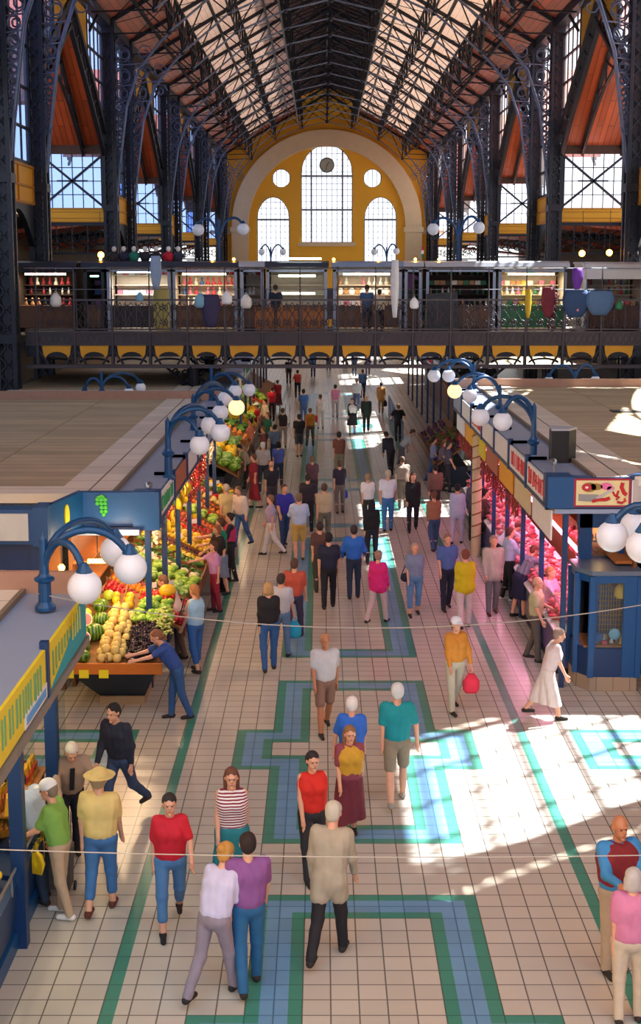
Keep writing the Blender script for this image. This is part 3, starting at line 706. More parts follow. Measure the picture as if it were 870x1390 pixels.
for (p0,p1,look,lab,kinds,cols,grp) in stalls:
    a,b=xb(p0),xb(p1); D=1.7; t=empty('souvenir_stall',((a+b)/2,SY,BZ)); tag(t,lab,'stall',None); w=(b-a)/2
    fm=metalf if look not in ('dark',) else iron
    top=2.42
    m=MB()
    for sx in (-1,1):
        for yy in (0,D): m.box(sx*(w-.05)-.05,sx*(w-.05)+.05,yy-.05,yy+.05,0,top)
    m.box(-w,w,-.05,.05,top-.3,top-.22); m.box(-w,w,D-.05,D+.05,top-.3,top-.22)
    for sx in (-1,1): m.box(sx*(w-.05)-.04,sx*(w-.05)+.04,0,D,top-.3,top-.22)
    m.build('frame',fm,t)
    if look=='round':
        m=MB(); pr=[(-.35,top-.55),(-.3,top-.25),(-.1,top-.03),(.2,top+.05),(D,top+.05),(D,top-.02),(.2,top-.03),(-.05,top-.1),(-.22,top-.3),(-.27,top-.55)]
        m.poly([(-w-.1,y_,z_) for y_,z_ in pr],2*w+.9,(1,0,0)); m.build('rounded_roof',white,t)
        m=MB(); m.poly([(-w-.05,y_,z_) for y_,z_ in pr[:5]+[(D,0),(-.1,0)]],.06,(1,0,0)); m.build('side_panel',white,t)
    else:
        m=MB(); pr=[(-.3,top-.12),(-.22,top+.02),(0,top+.08),(D,top+.08),(D,top),(0,top),(-.15,top-.04),(-.22,top-.14)]
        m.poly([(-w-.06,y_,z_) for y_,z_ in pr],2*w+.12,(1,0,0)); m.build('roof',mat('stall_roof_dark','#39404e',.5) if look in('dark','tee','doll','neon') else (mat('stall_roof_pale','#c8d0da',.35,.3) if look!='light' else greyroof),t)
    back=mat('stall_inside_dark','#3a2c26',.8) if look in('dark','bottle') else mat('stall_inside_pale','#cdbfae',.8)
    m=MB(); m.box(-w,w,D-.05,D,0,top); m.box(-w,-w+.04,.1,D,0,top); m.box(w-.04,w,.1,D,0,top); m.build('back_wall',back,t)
    m=MB(); m.box(-w+.05,w-.05,.05,.75,.15,.88); m.box(-w,w,.0,.8,.88,.93)
    m.build('counter',{'plate':greenp,'tee':mat('counter_dark','#2d2a30',.6)}.get(look,mat('counter_brown','#6b4a38',.6)),t)
    m=MB()
    for z_ in (1.3,1.65,2.0): m.box(-w+.05,w-.05,1.15,1.6,z_-.03,z_)
    m.build('shelf',back,t)
    if look in('dark','doll','light','plate') and w>.6:
        m=MB(); m.tube([(-w*.7,.12,top-.38),(w*.65,.12,top-.38)],.035,6); m.build('tube_lamp',tubel if look!='light' else tubew,t)
        alight('stall light',((a+b)/2,SY+.35,BZ+top-.42),(0,0,0),45,(1,.82,.55),w*1.3,.1)
    if look=='tee': 
        MB().tube([(-w*.7,.2,top-.32),(w*.7,.2,top-.32)],.02,6).build('tube_lamp',tubew,t); alight('stall light',((a+b)/2,SY+.5,BZ+top-.4),(0,0,0),60,(1,.95,.85),w*1.3,.1)
    if look=='neon':
        for z_,c_ in ((top+.16,.8),(1.98,.62),(1.36,.6)): MB().tube([(-w*.6,-.1,z_),(w*c_,-.1,z_)],.035,6).build('tube_lamp',tubew,t)
    if look=='dark' and w<.5: MB().tube([(-.15,.1,top-.45),(.15,.1,top-.45)],.03,6).build('tube_lamp',emat('green_tube','#aaffe0',6),t)
    # goods
    rg=random
    if look not in('neon',):
        for zi,(z_,dy) in enumerate(((.93,.35),(1.3,1.3),(1.65,1.3),(2.0,1.3))):
            n_=max(2,int(2*w/.24)); kd=kinds[zi%len(kinds)]
            for q in range(n_):
                if rg.random()<.12: continue
                ci=cols[rg.randrange(len(cols))]; x_=(a+b)/2-w+.17+(2*w-.34)*(q+.5)/n_
                if kd=='shirt':
                    if zi%2==0 or q%2: continue
                    place_goods('shirt',ci,(x_,SY+.4,BZ+2.05),grp,'cloths hanging among the '+grp,1.1); continue
                place_goods(kd,ci,(x_,SY+dy,BZ+z_+.001),grp,'small %s among the %s'%({'doll':'folk dolls','bottle':'bottles','box':'gift boxes','plate':'painted plates'}[kd],grp),.95)
# plywood boards leaning behind the railing
for k,(p0,p1) in enumerate(((346,372),(376,404),(406,439))):
    a,b=xb(p0,BY+.3),xb(p1,BY+.3)
    o=MB().box(a,b,BY+.25,BY+.3,BZ+.3,BZ+1.25).build('plywood_board',wood)
    o.location=(0,0,-.3)
    tag(o,['leftmost of the three plywood boards behind the bridge railing','middle of the three plywood boards behind the bridge railing','rightmost of the three plywood boards behind the bridge railing'][k],'board')
# tall rolled mat
a=xb(218,46.4); o=MB().lathe((0,0,0),[(.27,0),(.27,1.55),(.2,1.58),(.05,1.5)],16).build('rolled_mat',mat('straw','#b5a860',.8,0,.15,9),smooth=False); o.location=(a,46.6,BZ); tag(o,'tall pale yellow roll standing behind the bridge railing','roll')
# dark sheet covered rack
m=MB(); m.hexa([(-.6,-.3,0),(.6,-.3,0),(.6,.3,0),(-.6,.3,0)],[(-.55,-.25,1.35),(.5,-.25,1.45),(.5,.25,1.45),(-.55,.25,1.35)])
o=m.build('covered_rack',mat('dark_sheet','#3c4048',.8)); o.location=(xb(600,47),47.0,BZ); tag(o,'goods rack covered with a dark grey sheet in front of the bottle stall','rack')
# bags and clothes hung on the railing
for k,(px,py,ci,s,lab,nm) in enumerate(((76,405,1,1.5,'grey white plastic bag hanging at the left end of the bridge railing','plastic_bag'),(190,405,11,1.0,'small pale plastic bag hanging left of the straw roll','plastic_bag'),(272,405,11,1.6,'pale blue bag hanging beside the dark purple coat on the railing','plastic_bag'),
   (308,403,9,1.4,'white plastic bag hanging on the bridge railing under the doll stall','plastic_bag'),(334,407,1,1.5,'white net bag of red goods hanging left of the plywood boards','plastic_bag'),(562,412,9,1.2,'crumpled white plastic bag hanging right of the middle stall','plastic_bag'),
   (840,416,5,1.0,'small green bag hanging in front of the white rounded stall','plastic_bag'),(782,438,6,1.0,'pink bag hanging beneath the denim bundles','plastic_bag'))):
    x,y,z=pz(px,py,BY-.14); o=goods_item('bag',random,None,None,None,None,s).build(nm,PM[ci],smooth=True); o.location=(x,BY-.18,max(z,BZ+.9)+.25); tag(o,lab,'bag')
def cloth(px,py,wd,hg,c,lab,nm,seed):
    x,y,z=pz(px,py,BY); rg=random.Random(seed); n=14; vs=[];fs=[]
    m=MB(); ring=[]
    for j in range(7):
        t=j/6; r=[]
        for k in range(n):
            a_=2*PI*k/n; rr=(.5+.5*math.sin(PI*min(1,t*.8+.2)))*(1+.15*math.sin(3*a_+seed)+.08*rg.random()); r.append((x+wd/2*rr*math.cos(a_),BY-.2+.14*rr*math.sin(a_),z+hg*(.5-t)))
        ring+=r
    for j in range(6):
        for k in range(n): a_=j*n+k;b_=j*n+(k+1)%n; fs.append((a_,b_,b_+n,a_+n))
    fs.append(tuple(range(n-1,-1,-1))); fs.append(tuple(6*n+k for k in range(n)))
    m.add(ring,fs); o=m.build(nm,c,smooth=True); tag(o,lab,'clothes'); return o
cloth(286,422,.6,1.1,mat('purple_cloth','#3b3658',.8),'dark purple coat hung over the bridge railing','hanging_coat',1)
cloth(778,412,.85,.9,mat('denim','#2c4870',.8),'left of the two blue denim bundles on the railing','denim_bundle',2)
cloth(812,411,.9,.8,mat('denim2','#4d6c94',.8),'right, paler of the two blue denim bundles on the railing','denim_bundle',3)
cloth(743,410,.42,1.0,mat('maroon_cloth','#6a2030',.8),'maroon dress hanging in front of the green counter stall','hanging_dress',4)
cloth(536,392,.26,1.9,mat('white_cloth','#e8e8e8',.8),'long white cloth hanging between the middle stall and slim stall','hanging_cloth',5)
cloth(716,412,.2,.95,mat('yellow_cloth','#d8b430',.7),'yellow cloth strip hanging in the sunlit stall front','hanging_cloth',6)
cloth(782,378,.34,.7,mat('violet_cloth','#6a30a0',.7),'violet and red garments hung on the post by the rounded stall','hanging_garment',7)
cloth(212,370,.35,1.1,mat('sky_cloth','#8aa0c0',.7),'pale blue garment hanging on the left stall corner','hanging_garment',8)
# tee shirt busts
for k,(px,c,w_) in enumerate(((155,'#20222c','black bust leftmost of the row on the stall roof'),(168,'#1c2340','second bust from the left in a navy tee shirt'),(182,'#1f7a68','green tee shirt bust on the stall roof'),(197,'#20222c','black tee shirt bust right of the green one'),
   (212,'#1a1c28','black tee shirt bust left of the red one'),(229,'#c01830','red tee shirt bust on the stall roof'),(242,'#2c3148','dark tee shirt bust right of the red one, last of the row'))):
    x,y,z=pz(px,350,48.6); t=empty('shirt_bust',(x,48.6,BZ+2.5)); tag(t,w_,'mannequin bust','tee shirt busts on the stall roof')
    MB().lathe((0,0,0),[(.14,0),(.17,.1),(.19,.22),(.1,.32),(.05,.34)],10).xform(Matrix.Diagonal((1,.65,1,1))).build('shirt',mat('tee_'+c[1:],c,.7),t,smooth=True)
    m=MB(); m.ball((0,0,.43),.085,10,8,(1,1,1.15)); m.lathe((0,0,.3),[(.045,0),(.04,.1)],8); m.build('head',white,t,smooth=True)
    m=MB()
    for s in (-1,1): m.tube([(s*.14,0,.24),(s*.23,0,.12)],[.06,.045],6)
    m.build('sleeves',mat('tee_'+c[1:],c,.7),t,smooth=True)
# small flag, little lamps along the stall roofs
t=empty('small_flag',(xb(571),SY,BZ+2.5)); tag(t,'small striped red white green flag on top of the slim stall','flag')
MB().tube([(0,0,0),(0,0,.5)],.015,5).build('pole',steel,t)
for k,c in enumerate(('#c8202c','#f2f2f2','#2a7a40')): MB().box(0,.09,-.01,.01,.38-.13*k,.5-.13*k).build('stripe',mat('flag%d'%k,c,.7),t)
for k,px in enumerate((138,289,318,453,513,563,595)):
    o=MB().ball((0,0,0),.05,8,6).build('roof_bulb',emat('bulb_glow','#ffb040',25),smooth=True); o.location=(xb(px),SY,BZ+2.56); tag(o,'tiny glowing bulbs dotted along the tops of the bridge stalls','bulb','bulbs along the stall tops')
for k,(px,py) in enumerate(((790,344),(827,343),(137,346))):
    x,y,z=pz(px,py,52.2); o=MB().ball((0,0,0),.12,10,8).build('pendant_bulb',emat('pendant_glow','#ffa030',30),smooth=True)
    o.location=(x,52.2,z); tag(o,['glowing amber lamp left of the two above the right stalls','brighter amber lamp above the white rounded stall','glowing amber lamp behind the tee shirt busts'][k],'lamp')
    m=MB().tube([(0,0,.1),(0,0,1.6)],.01,4); m.build('cord',rubber,o)
# =================== LAMPS ===================
globe_m=mat('opal_globe','#dbe2ee',.3,0,.03,2,emit=.1)
globe_w=emat('lit_globe','#ffd58a',1.9)
def globe_prof(r): return [(r*math.sin(PI*k/12)+.001,-r*math.cos(PI*k/12)) for k in range(13)]
def lamp(base,zb,zt,arms,label,rg=.2,post_r=.07,lit=(),up=.55):
    """arms: list of (dx,dy,dz) of globe centres relative to post top arms point zt"""
    t=empty('globe_lamp',(base[0],base[1],zb)); tag(t,label,'lamp')
    h=zt-zb
    m=MB(); m.lathe((0,0,0),[(post_r*1.8,0),(post_r*1.8,.04),(post_r*1.15,.1),(post_r*1.1,h*.45),(post_r*1.7,h*.48),(post_r*1.8,h*.52),(post_r*1.2,h*.55),(post_r*.85,h*.6),(post_r*.7,h+.12),(post_r*.35,h+.16),(.01,h+.2)],12)
    m.build('post',lblue,t,smooth=False)
    for i,(dx,dy,dz) in enumerate(arms):
        L=math.hypot(dx,dy); ux,uy=dx/L,dy/L; z0=h*.62; pts=[]
        # swan neck: rises from the post then arches over to the globe
        gz=h+dz
        for k in range(15):
            q=k/14; ang=PI*(1-q); rr=L*.5
            px_=rr+rr*math.cos(ang)-(0); pz_=gz+up*math.sin(ang)*.9+ (z0-gz)*(1-q)**3*.55
            pts.append((ux*px_,uy*px_,pz_))
        pts[0]=(0,0,z0); pts[-1]=(dx,dy,gz+rg+.06)
        pts=[p for p in pts[:-2]]+[pts[-1]]
        MB().tube(pts,[.045*(post_r/.07)]*len(pts),7).build('arm',lblue,t,smooth=True)
        MB().lathe((dx,dy,gz+rg-.05),[(.09,0),(.1,.04),(.06,.1),(.04,.14)],10).build('socket',lblue,t)
        g=MB().lathe((0,0,0),globe_prof(rg),24).build('globe',globe_w if i in lit else globe_m,t,smooth=True); g.location=(dx,dy,gz)
    return t
def lamp_px(bpx,Y,globes,label,zb=3.45,ztpx=None,r=.2,**k):
    """post at pixel bpx on depth Y; globes as (px,py,dY)"""
    x=pz(bpx,600,Y)[0]; zt=pz(bpx,ztpx,Y)[2]; arms=[]
    for (gx,gy,dY) in globes:
        p=pz(gx,gy,Y+dY); arms.append((p[0]-x,dY,p[2]-zt))
    return lamp((x,Y),zb,zt,arms,label,rg=r,**k)
lamp_px(54,15.6,[(115,797,-.35),(177,771,.25),(157,748,1.1)],'tall blue lamp post with three globes on the near left stall roof',ztpx=745,r=.2)
lamp_px(228,25.5,[(271,604,-.4),(299,587,.3),(285,577,1.6)],'blue three globe lamp on the corner roof of the produce stall',ztpx=580,r=.19)
lamp_px(263,33,[(299,560,-.4),(321,553,.3),(306,541,1.8)],'blue lamp with one glowing orange globe, left side of the aisle',ztpx=545,lit=(1,),r=.2)
lamp_px(288,40.5,[(319,531,-.4),(338,529,.3)],'blue two globe lamp on the left, nearest the bridge',ztpx=505,r=.2)
lamp_px(941,16.2,[(831,728,.35),(862,715,1.1),(872,742,-.3)],'lamp at the right edge of the view with three large white globes',zb=0,ztpx=690,r=.2,post_r=.07)
lamp_px(724,26.5,[(682,572,-.3),(652,566,1.2)],'blue lamp beside the black loudspeaker on the right stall roof',ztpx=560,r=.19)
lamp_px(677,35,[(638,537,-.3),(617,531,.4)],'right side lamp with one glowing orange globe',ztpx=532,lit=(1,),r=.19)
lamp_px(642,41,[(609,510,-.3),(589,510,.5)],'blue two globe lamp on the right, nearest the bridge',ztpx=500,r=.2)
lamp_px(140,41.0,[(115,536,0),(175,533,.2),(191,526,1.2)],'small three globe lamp far back on the left stall roof',zb=3.3,ztpx=512,r=.16)
lamp_px(778,42,[(745,517,0),(808,516,0)],'small two globe lamp far back on the right stall roof',zb=3.3,ztpx=510,r=.15)
for (bx,gs,lab) in ((300,((269,312,0),(330,311,0)),'two globe blue lamp above the bridge stalls left of the end wall'),(618,((588,311,0),(650,309,0)),'two globe blue lamp above the bridge stalls right of the end wall')):
    lamp_px(bx,52.3,gs,lab,zb=BZ,ztpx=303,r=.23,post_r=.08)
for (bx,gs,lab) in ((369,((355,342,0),(384,342,0)),'tiny far two globe lamp before the left end window'),(523,((508,342,0),(538,341,0)),'tiny far two globe lamp before the right end window')):
    lamp_px(bx,84,gs,lab,zb=5.2,ztpx=339,r=.2,post_r=.07)
# a second footbridge far back carries the tiny lamps
m=MB(); m.box(xl,xr,83,88,4.9,5.2); m.box(xl,xr,83,83.1,5.2,6.2); m.box(xl,xr,83.2,83.3,4.3,4.9)
struct(m.build('floor_far_bridge',iron_b))
for k,px in enumerate((262,)): pass
# cables strung across the aisle
def cable(a,b,sag,label,r=.008):
    a=Vector(a);b=Vector(b); pts=[a+(b-a)*t-Vector((0,0,sag*4*t*(1-t))) for t in [k/24 for k in range(25)]]
    o=MB().tube(pts,r,5).build('cable',mat('pale_cable','#a39e95',.6)); tag(o,label,'cable')
p1=pz(52,806,15.55); xR=pz(941,700,16.2)[0]; pe=pz(941,808,16.2)
cable(p1,pe,.42,'thin pale cable strung from the near left lamp across the aisle',.007)
cable((-3.3,9.2,3.36),(5.6,9.2,3.4),.12,'thin pale cable crossing the very bottom of the view',.004)
# =================== MARKET ROWS ===================
def pmat(n,c,**k): return mat(n,c,**k)
signw=mat('sign_white','#e6e8ea',.5); signy=mat('sign_yellow','#e3d21a',.5); signt=mat('sign_turquoise','#1aa0b8',.5); signr=mat('sign_red','#c8323c',.5); signb=mat('sign_blue','#2a62a8',.5)
signg=mat('sign_green','#2f9a5a',.5); signo=mat('sign_terracotta','#b4674a',.6); pine=mat('plank_brown','#7a4a26',.6,0,.3,5)
def strip_roof(x_in,x_out,y0,y1,z,name_lab,cat='roof'):
    """flat stall roof: blue-grey gutter strip, pale strip, board field"""
    s=1 if x_out>x_in else -1
    t=empty('stall_roof',((x_in+x_out)/2,(y0+y1)/2,z)); tag(t,name_lab,cat)
    cx_,cy_=(x_in+x_out)/2,(y0+y1)/2
    B=lambda a,b,c,d,e,f: MB().box(a-cx_,b-cx_,c-cy_,d-cy_,e,f)
    B(x_in,x_in+s*.75,y0,y1,-.12,0).build('gutter_strip',greyroof,t)
    m=B(x_in+s*.75,x_in+s*1.75,y0,y1,-.12,.05); m.box(x_in+s*1.75-cx_,x_out-cx_,y0-cy_,y0+.8-cy_,-.12,.05); m.build('pale_border',canvas,t)
    B(x_in+s*1.75,x_out,y0+.8,y1,-.12,.03).build('board_field',canvas_d,t)
    m=MB(); m.box(x_in+s*.72-cx_,x_in+s*.78-cx_,y0-cy_,y1-cy_,0,.07); m.box(x_in+s*1.2-cx_,x_in+s*1.22-cx_,y0-cy_,y1-cy_,.05,.06); m.build('seam',mat('seam_brown','#7c7060',.7),t)
    m=MB(); m.box(x_in-cx_,x_out-cx_,y1-.1-cy_,y1-cy_,0,.28); m.build('back_kerb',mat('kerb_pink','#a98673',.8),t)
    return t
def bars_on(parent,side,x,ya,yb,za,zb,m,rg,name='lettering',skew=0):
    """tall narrow blurred letters read from the photo as upright strokes"""
    b=MB(); y=ya
    while y<yb:
        w=rg.uniform(.03,.055); h0=za+rg.uniform(0,.12)*(zb-za); 
        b.box(x,x+side*.012,y,y+w,h0,zb-rg.uniform(0,.15)*(zb-za))
        if rg.random()<.35: z_=za+(zb-za)*rg.choice((.1,.5,.9)); b.box(x,x+side*.012,y,y+.12,z_-.02,z_+.02)
        y+=rg.choice((.085,.1,.13,.19))
    return b.build(name,m,parent)
def stall_unit(side,xf,y0,y1,z0,z1,sign,lab,seed,back=1.55,posts=True,lower=None):
    """open market stall: fascia with sign board, posts, back wall, ceiling. side=+1: faces +X (left row)"""
    rg=random.Random(seed); t=empty('market_stall',(xf,(y0+y1)/2,0)); tag(t,lab,'stall'); yc=(y0+y1)/2
    q=lambda m,n,mt: m.xform(Matrix.Translation((-xf,-yc,0))).build(n,mt,t)
    q(MB().box(xf-side*.35,xf-side*.02,y0,y1,z0,z1-.13),'fascia',blue)
    m=MB(); m.box(xf-side*.02,xf+side*.02,y0+.06,y1-.06,z0+.03,z1-.03)
    sm={'w':signw,'g':signw,'r':signw,'o':signo,'b':greyroof,'y':signy}[sign]; q(m,'sign_board',sm)
    m=MB(); 
    for a_,b_ in ((y0,y0+.07),(y1-.07,y1)): m.box(xf-.05,xf+.05,a_,b_,z0-.05,z1+.1)
    m.box(xf-side*.36,xf,y1-.07,y1-.02,z1,z1+.06); m.box(xf-.03,xf+.03,y0,y1,z0-.05,z0+.03); m.box(xf-side*.36,xf,y1-.07,y1-.02,z1-.02,z1+.06); q(m,'sign_frame',dblue)
    if sign in 'gry':
        b=bars_on(None,side,xf+side*.02,y0+.25,y1-.3,z0+.1,z1-.08,{'g':signg,'r':signr,'y':signb}[sign],rg); b.data.transform(Matrix.Translation((-xf,-yc,0))); b.parent=[c for c in bpy.data.objects if c.parent==t and c.name.startswith('sign_board')][0]
    if posts:
        q(MB().box(xf-side*(.24 if side>0 else .36),xf-side*(.14 if side>0 else .27),y0-.05,y0+.05,0,z0),'post',dblue)
    xb_=xf-side*back
    q(MB().box(xb_-side*.06,xb_,y0,y1,0,z0),'back_wall',pine)
    q(MB().box(xb_,xf-side*.05,y0,y1,z0-.06,z0),'ceiling_panel',wood)
    m=MB(); m.box(xb_,xb_+side*.3,y0+.1,y1-.1,1.75,1.8); m.box(xb_,xb_+side*.3,y0+.1,y1-.1,2.25,2.3); q(m,'shelf',wood)
    if lower:
        q(MB().box(xf-side*.1,xf-side*.07,y0+.1,y1-.25,z0-.62,z0-.05),'lower_sign',lower)
    return t
# ---- left near row (bottom left of the view) ----
XLF=-3.0
strip_roof(XLF-.02,-10.3,4.5,16.6,3.42,'near left stall roof with blue grey gutter strip and pale boards')
def near_left(y0,y1,lab,which,seed):
    rg=random.Random(seed); t=empty('market_stall',(XLF,(y0+y1)/2,0)); tag(t,lab,'stall'); yc=(y0+y1)/2
    q=lambda m,n,mt: m.xform(Matrix.Translation((-XLF,-yc,0))).build(n,mt,t)
    q(MB().box(XLF-.2,XLF-.02,y0,y1,2.86,3.29),'fascia',dblue)
    q(MB().box(XLF-.02,XLF+.015,y0+.08,y1-.06,2.9,3.42),'sign_board',signy)
    q(MB().box(XLF-.3,XLF+.05,y0,y1,2.78,2.88),'gutter',mat('grey_beam','#7f7a76',.5))
    xx=XLF+.017
    if which==0:
        m=MB(); y=y0+.55
        for w,g in ((.05,.09),(.05,.17),(.05,.1),(.04,.16),(.06,.1),(.06,.12),(.045,.09),(.045,.09),(.045,.09),(.045,.15),(.12,.06),(.06,.1),(.06,.1)):
            m.box(xx,xx+.01,y,y+w*.75,3.04,3.33); y+=w+g*.8
        q(m,'lettering',mat('letter_teal','#6aa878',.5))
        q(MB().box(xx,xx+.008,y1-1.15,y1-.06,2.9,3.06),'white_strip',signw)
        m=MB(); y=y1-1.08
        while y<y1-.15: m.box(xx+.008,xx+.014,y,y+.035,2.93,3.02); y+=.06
        q(m,'small_lettering',mat('letter_sky','#5a9ad8',.5))
        yb_=y0+.25; m=MB(); m.poly([(xx,yb_+.17*math.cos(a_),3.12+.17*math.sin(a_)) for a_ in [PI*k/12-PI/2 for k in range(13)]],.008,(1,0,0)); q(m,'emblem_blue',signb)
        m=MB(); m.poly([(xx,yb_+.17*math.cos(a_),3.12+.17*math.sin(a_)) for a_ in [PI*k/12+PI/2 for k in range(13)]],.008,(1,0,0)); q(m,'emblem_red',signr)
        q(MB().poly([(xx+.009,yb_+.02,3.0),(xx+.009,yb_+.13,3.05),(xx+.009,yb_+.1,3.14),(xx+.009,yb_+.02,3.1)],.004,(1,0,0)),'emblem_white',signw)
    if which==1:
        q(MB().poly([(xx,y0+.12,2.9),(xx,y1-.06,2.9),(xx,y1-.06,3.41),(xx,y1-.5,3.41),(xx,y0+1.1,3.1)],.006,(1,0,0)),'turquoise_field',signt)
        m=MB()
        for k in range(7): yy=y0+.3+k*.17; m.box(xx+.004,xx+.009,yy,yy+.05,3.02+.03*k,3.3)
        q(m,'lettering',mat('letter_teal','#6aa878',.5))
        m=MB()
        for k in range(4): yy=y0+1.45+k*.16; m.box(xx+.006,xx+.012,yy,yy+.05,3.1,3.38)
        q(m,'yellow_lettering',signy)
    q(MB().box(-3.75,-3.7,y0,y1,.9,2.8),'inner_glass',cglass)
    m=MB(); yp=y1-.55 if which==1 else y1-.05; m.box(-3.43,-3.28,yp-.08,yp+.08,0,2.8); q(m,'post',dblue)
    if which==1: q(MB().box(-3.3,-3.27,y1-.6,y1-.1,.9,2.8),'corner_glass',cglass)
    # sloping counter body with blue base board
    m=MB(); m.hexa([(-4.6,y0,.14),(-3.42,y0,.14),(-3.42,y1-.12,.14),(-4.6,y1-.12,.14)],[(-4.6,y0,1.0),(-3.36,y0,.78),(-3.36,y1-.12,.78),(-4.6,y1-.12,1.0)]); q(m,'counter',dblue)
    m=MB(); m.box(-3.5,-3.38,y0,y1-.1,0,.2); m.box(-4.6,-3.5,y0,y1-.1,0,.14); q(m,'plinth',blue)
    m=MB(); 
    for z_,x_ in ((.98,-4.25),(1.25,-4.45),(1.5,-4.6)): m.box(x_-.25,x_+.2,y0+.1,y1-.25,z_-.03,z_)
    m.box(-4.85,-4.8,y0,y1,0,2.8); q(m,'shelf',wood)
    m=MB(); m.tube([(-3.36,y0,.98),(-3.36,y1-.2,.98)],.018,6)
    for k in range(3): m.tube([(-3.36,y0+.3+k*(y1-y0-.7)/2,.75),(-3.36,y0+.3+k*(y1-y0-.7)/2,.98)],.014,6)
    q(m,'chrome_rail',steel)
    return t
near_left(8.8,11.4,'near left stall with plain yellow sign beyond the bottom left corner',2,3)
near_left(11.4,14.05,'near left stall with yellow sign, white lettered strip and red and blue round emblem',0,4)
near_left(14.05,16.5,'near left corner stall whose sign is yellow above turquoise',1,5)
o=MB().box(-3.05,-2.96,14.0,14.1,2.75,3.5).build('sign_divider',dblue); tag(o,'dark blue upright between the two yellow signs of the near left stalls','post')
t=empty('goods_rack',(-3.75,15.5,0)); tag(t,'two tier rack of yellow packets behind the chrome rail of the near left corner stall','rack')
q=lambda m,n,mt: m.xform(Matrix.Translation((3.75,-15.5,0))).build(n,mt,t)
m=MB(); m.box(-4.05,-3.5,14.75,15.3,1.18,1.21); m.box(-4.05,-3.5,15.5,16.3,1.18,1.21); m.box(-4.1,-4.05,14.75,16.3,.9,1.9); m.box(-4.05,-3.75,15.5,16.3,1.55,1.58); q(m,'tier',wood)
m=MB(); 
for y_ in (14.8,15.25,15.55,16.25): m.box(-3.56,-3.53,y_-.015,y_+.015,.85,1.2)
q(m,'leg',steel)
RACK=True
# ---- left main row ----
YS=23.35; MOD=2.45
signsL=['g','o','w','g','b','w','g']
namesL=['left corner produce stall with green lettered sign','second left stall with the terracotta sign board','third left stall, white sign with pale green picture','fourth left stall under a plain pale sign','fifth left stall with blue grey fascia','sixth left stall behind the crowd','last left stall before the bridge']
for k in range(7): stall_unit(1,-2.9,YS+k*MOD,YS+(k+1)*MOD,3.05,3.5,signsL[k],namesL[k],20+k)
strip_roof(-2.95,-10.3,YS-.05,40.6,3.5,'wide left stall roof with brown boards and pale border')
# corner front with grape emblem
t=empty('corner_fascia',(-3.6,YS,3.3)); tag(t,'blue corner fascia with a green grape bunch and yellow leaf, left produce stall','fascia')
q=lambda m,n,mt: m.xform(Matrix.Translation((3.6,-YS,-3.3))).build(n,mt,t)
m=MB(); m.box(-4.25,-3.3,YS-.12,YS+.1,2.98,3.58); m.box(-3.32,-2.86,YS-.2,YS+.2,2.92,3.6)
m.hexa([(-4.55,YS-1.3,3.0),(-4.5,YS-1.5,3.0),(-4.2,YS-.1,3.0),(-4.3,YS+.05,3.0)],[(-4.55,YS-1.3,3.6),(-4.5,YS-1.5,3.6),(-4.2,YS-.1,3.6),(-4.3,YS+.05,3.6)])
m.box(-4.75,-4.5,YS-1.75,YS-1.2,2.95,3.6); m.box(-10.2,-4.72,YS-1.7,YS-1.3,2.98,3.56); q(m,'fascia_board',blue)
q(MB().box(-10.2,-4.82,YS-1.75,YS-1.69,3.05,3.5),'blank_sign',mat('blank_sign_face','#c9ccc8',.5))
m=MB(); rg=random.Random(3)
for (gx,gz,w) in ((0,0.13,3),(0,.06,3),(0,-.01,2),(0,-.08,2),(0,-.14,1)):
    for j in range(w): m.lathe((-3.86+gx+(j-(w-1)/2)*.07+(.02 if gz<0 else -.02),YS-.13,3.33+gz),[(.001,-.02),(.03,-.02),(.042,0)],8,'y')
m.poly([(-3.98,YS-.14,3.5),(-3.86,YS-.14,3.55),(-3.78,YS-.14,3.47),(-3.9,YS-.14,3.42)],.02,(0,1,0)); q(m,'grape_emblem',mat('emblem_green','#3fae3a',.5))
m=MB(); c0_=Vector((-4.38,YS-.85,3.3)); 
m.lathe((0,0,0),[(.001,-.01),(.1,-.01),(.1,.01)],14,'x'); m.xform(Matrix.Translation(c0_+Vector((.03,0,0)))@Matrix.Rotation(-.2,4,'Z')@Matrix.Diagonal((1,1,2.0,1))); q(m,'yellow_leaf',signy)
q(MB().box(-4.5,-3.2,YS-.3,YS+.5,2.85,2.95),'soffit',greyroof)
# front face stalls of the left row looking onto the cross aisle
t=empty('market_stall',(-6.5,YS-1,0)); tag(t,'nut and spice stall facing the cross aisle beneath the blank sign','stall')
q=lambda m,n,mt: m.xform(Matrix.Translation((6.5,-YS+1,0))).build(n,mt,t)
m=MB(); 
for x_ in (-4.75,-6.6,-8.6): m.box(x_-.08,x_+.08,YS-1.6,YS-1.44,0,3.0)
q(m,'post',dblue)
q(MB().box(-10.2,-4.6,YS-1.5,YS-1.2,0,1.05),'counter',dblue); q(MB().box(-10.2,-4.6,YS-.2,YS-.1,0,3.0),'back_wall',pine)
m=MB(); m.box(-10.2,-4.7,YS-1.5,YS-.9,2.5,2.98); q(m,'canopy',dblue)
m=MB(); 
for z_ in (1.4,1.75,2.1): m.box(-10.2,-4.7,YS-.5,YS-.2,z_-.03,z_)
q(m,'shelf',wood)
amber=emat('amber_lamp','#ffb03a',22)
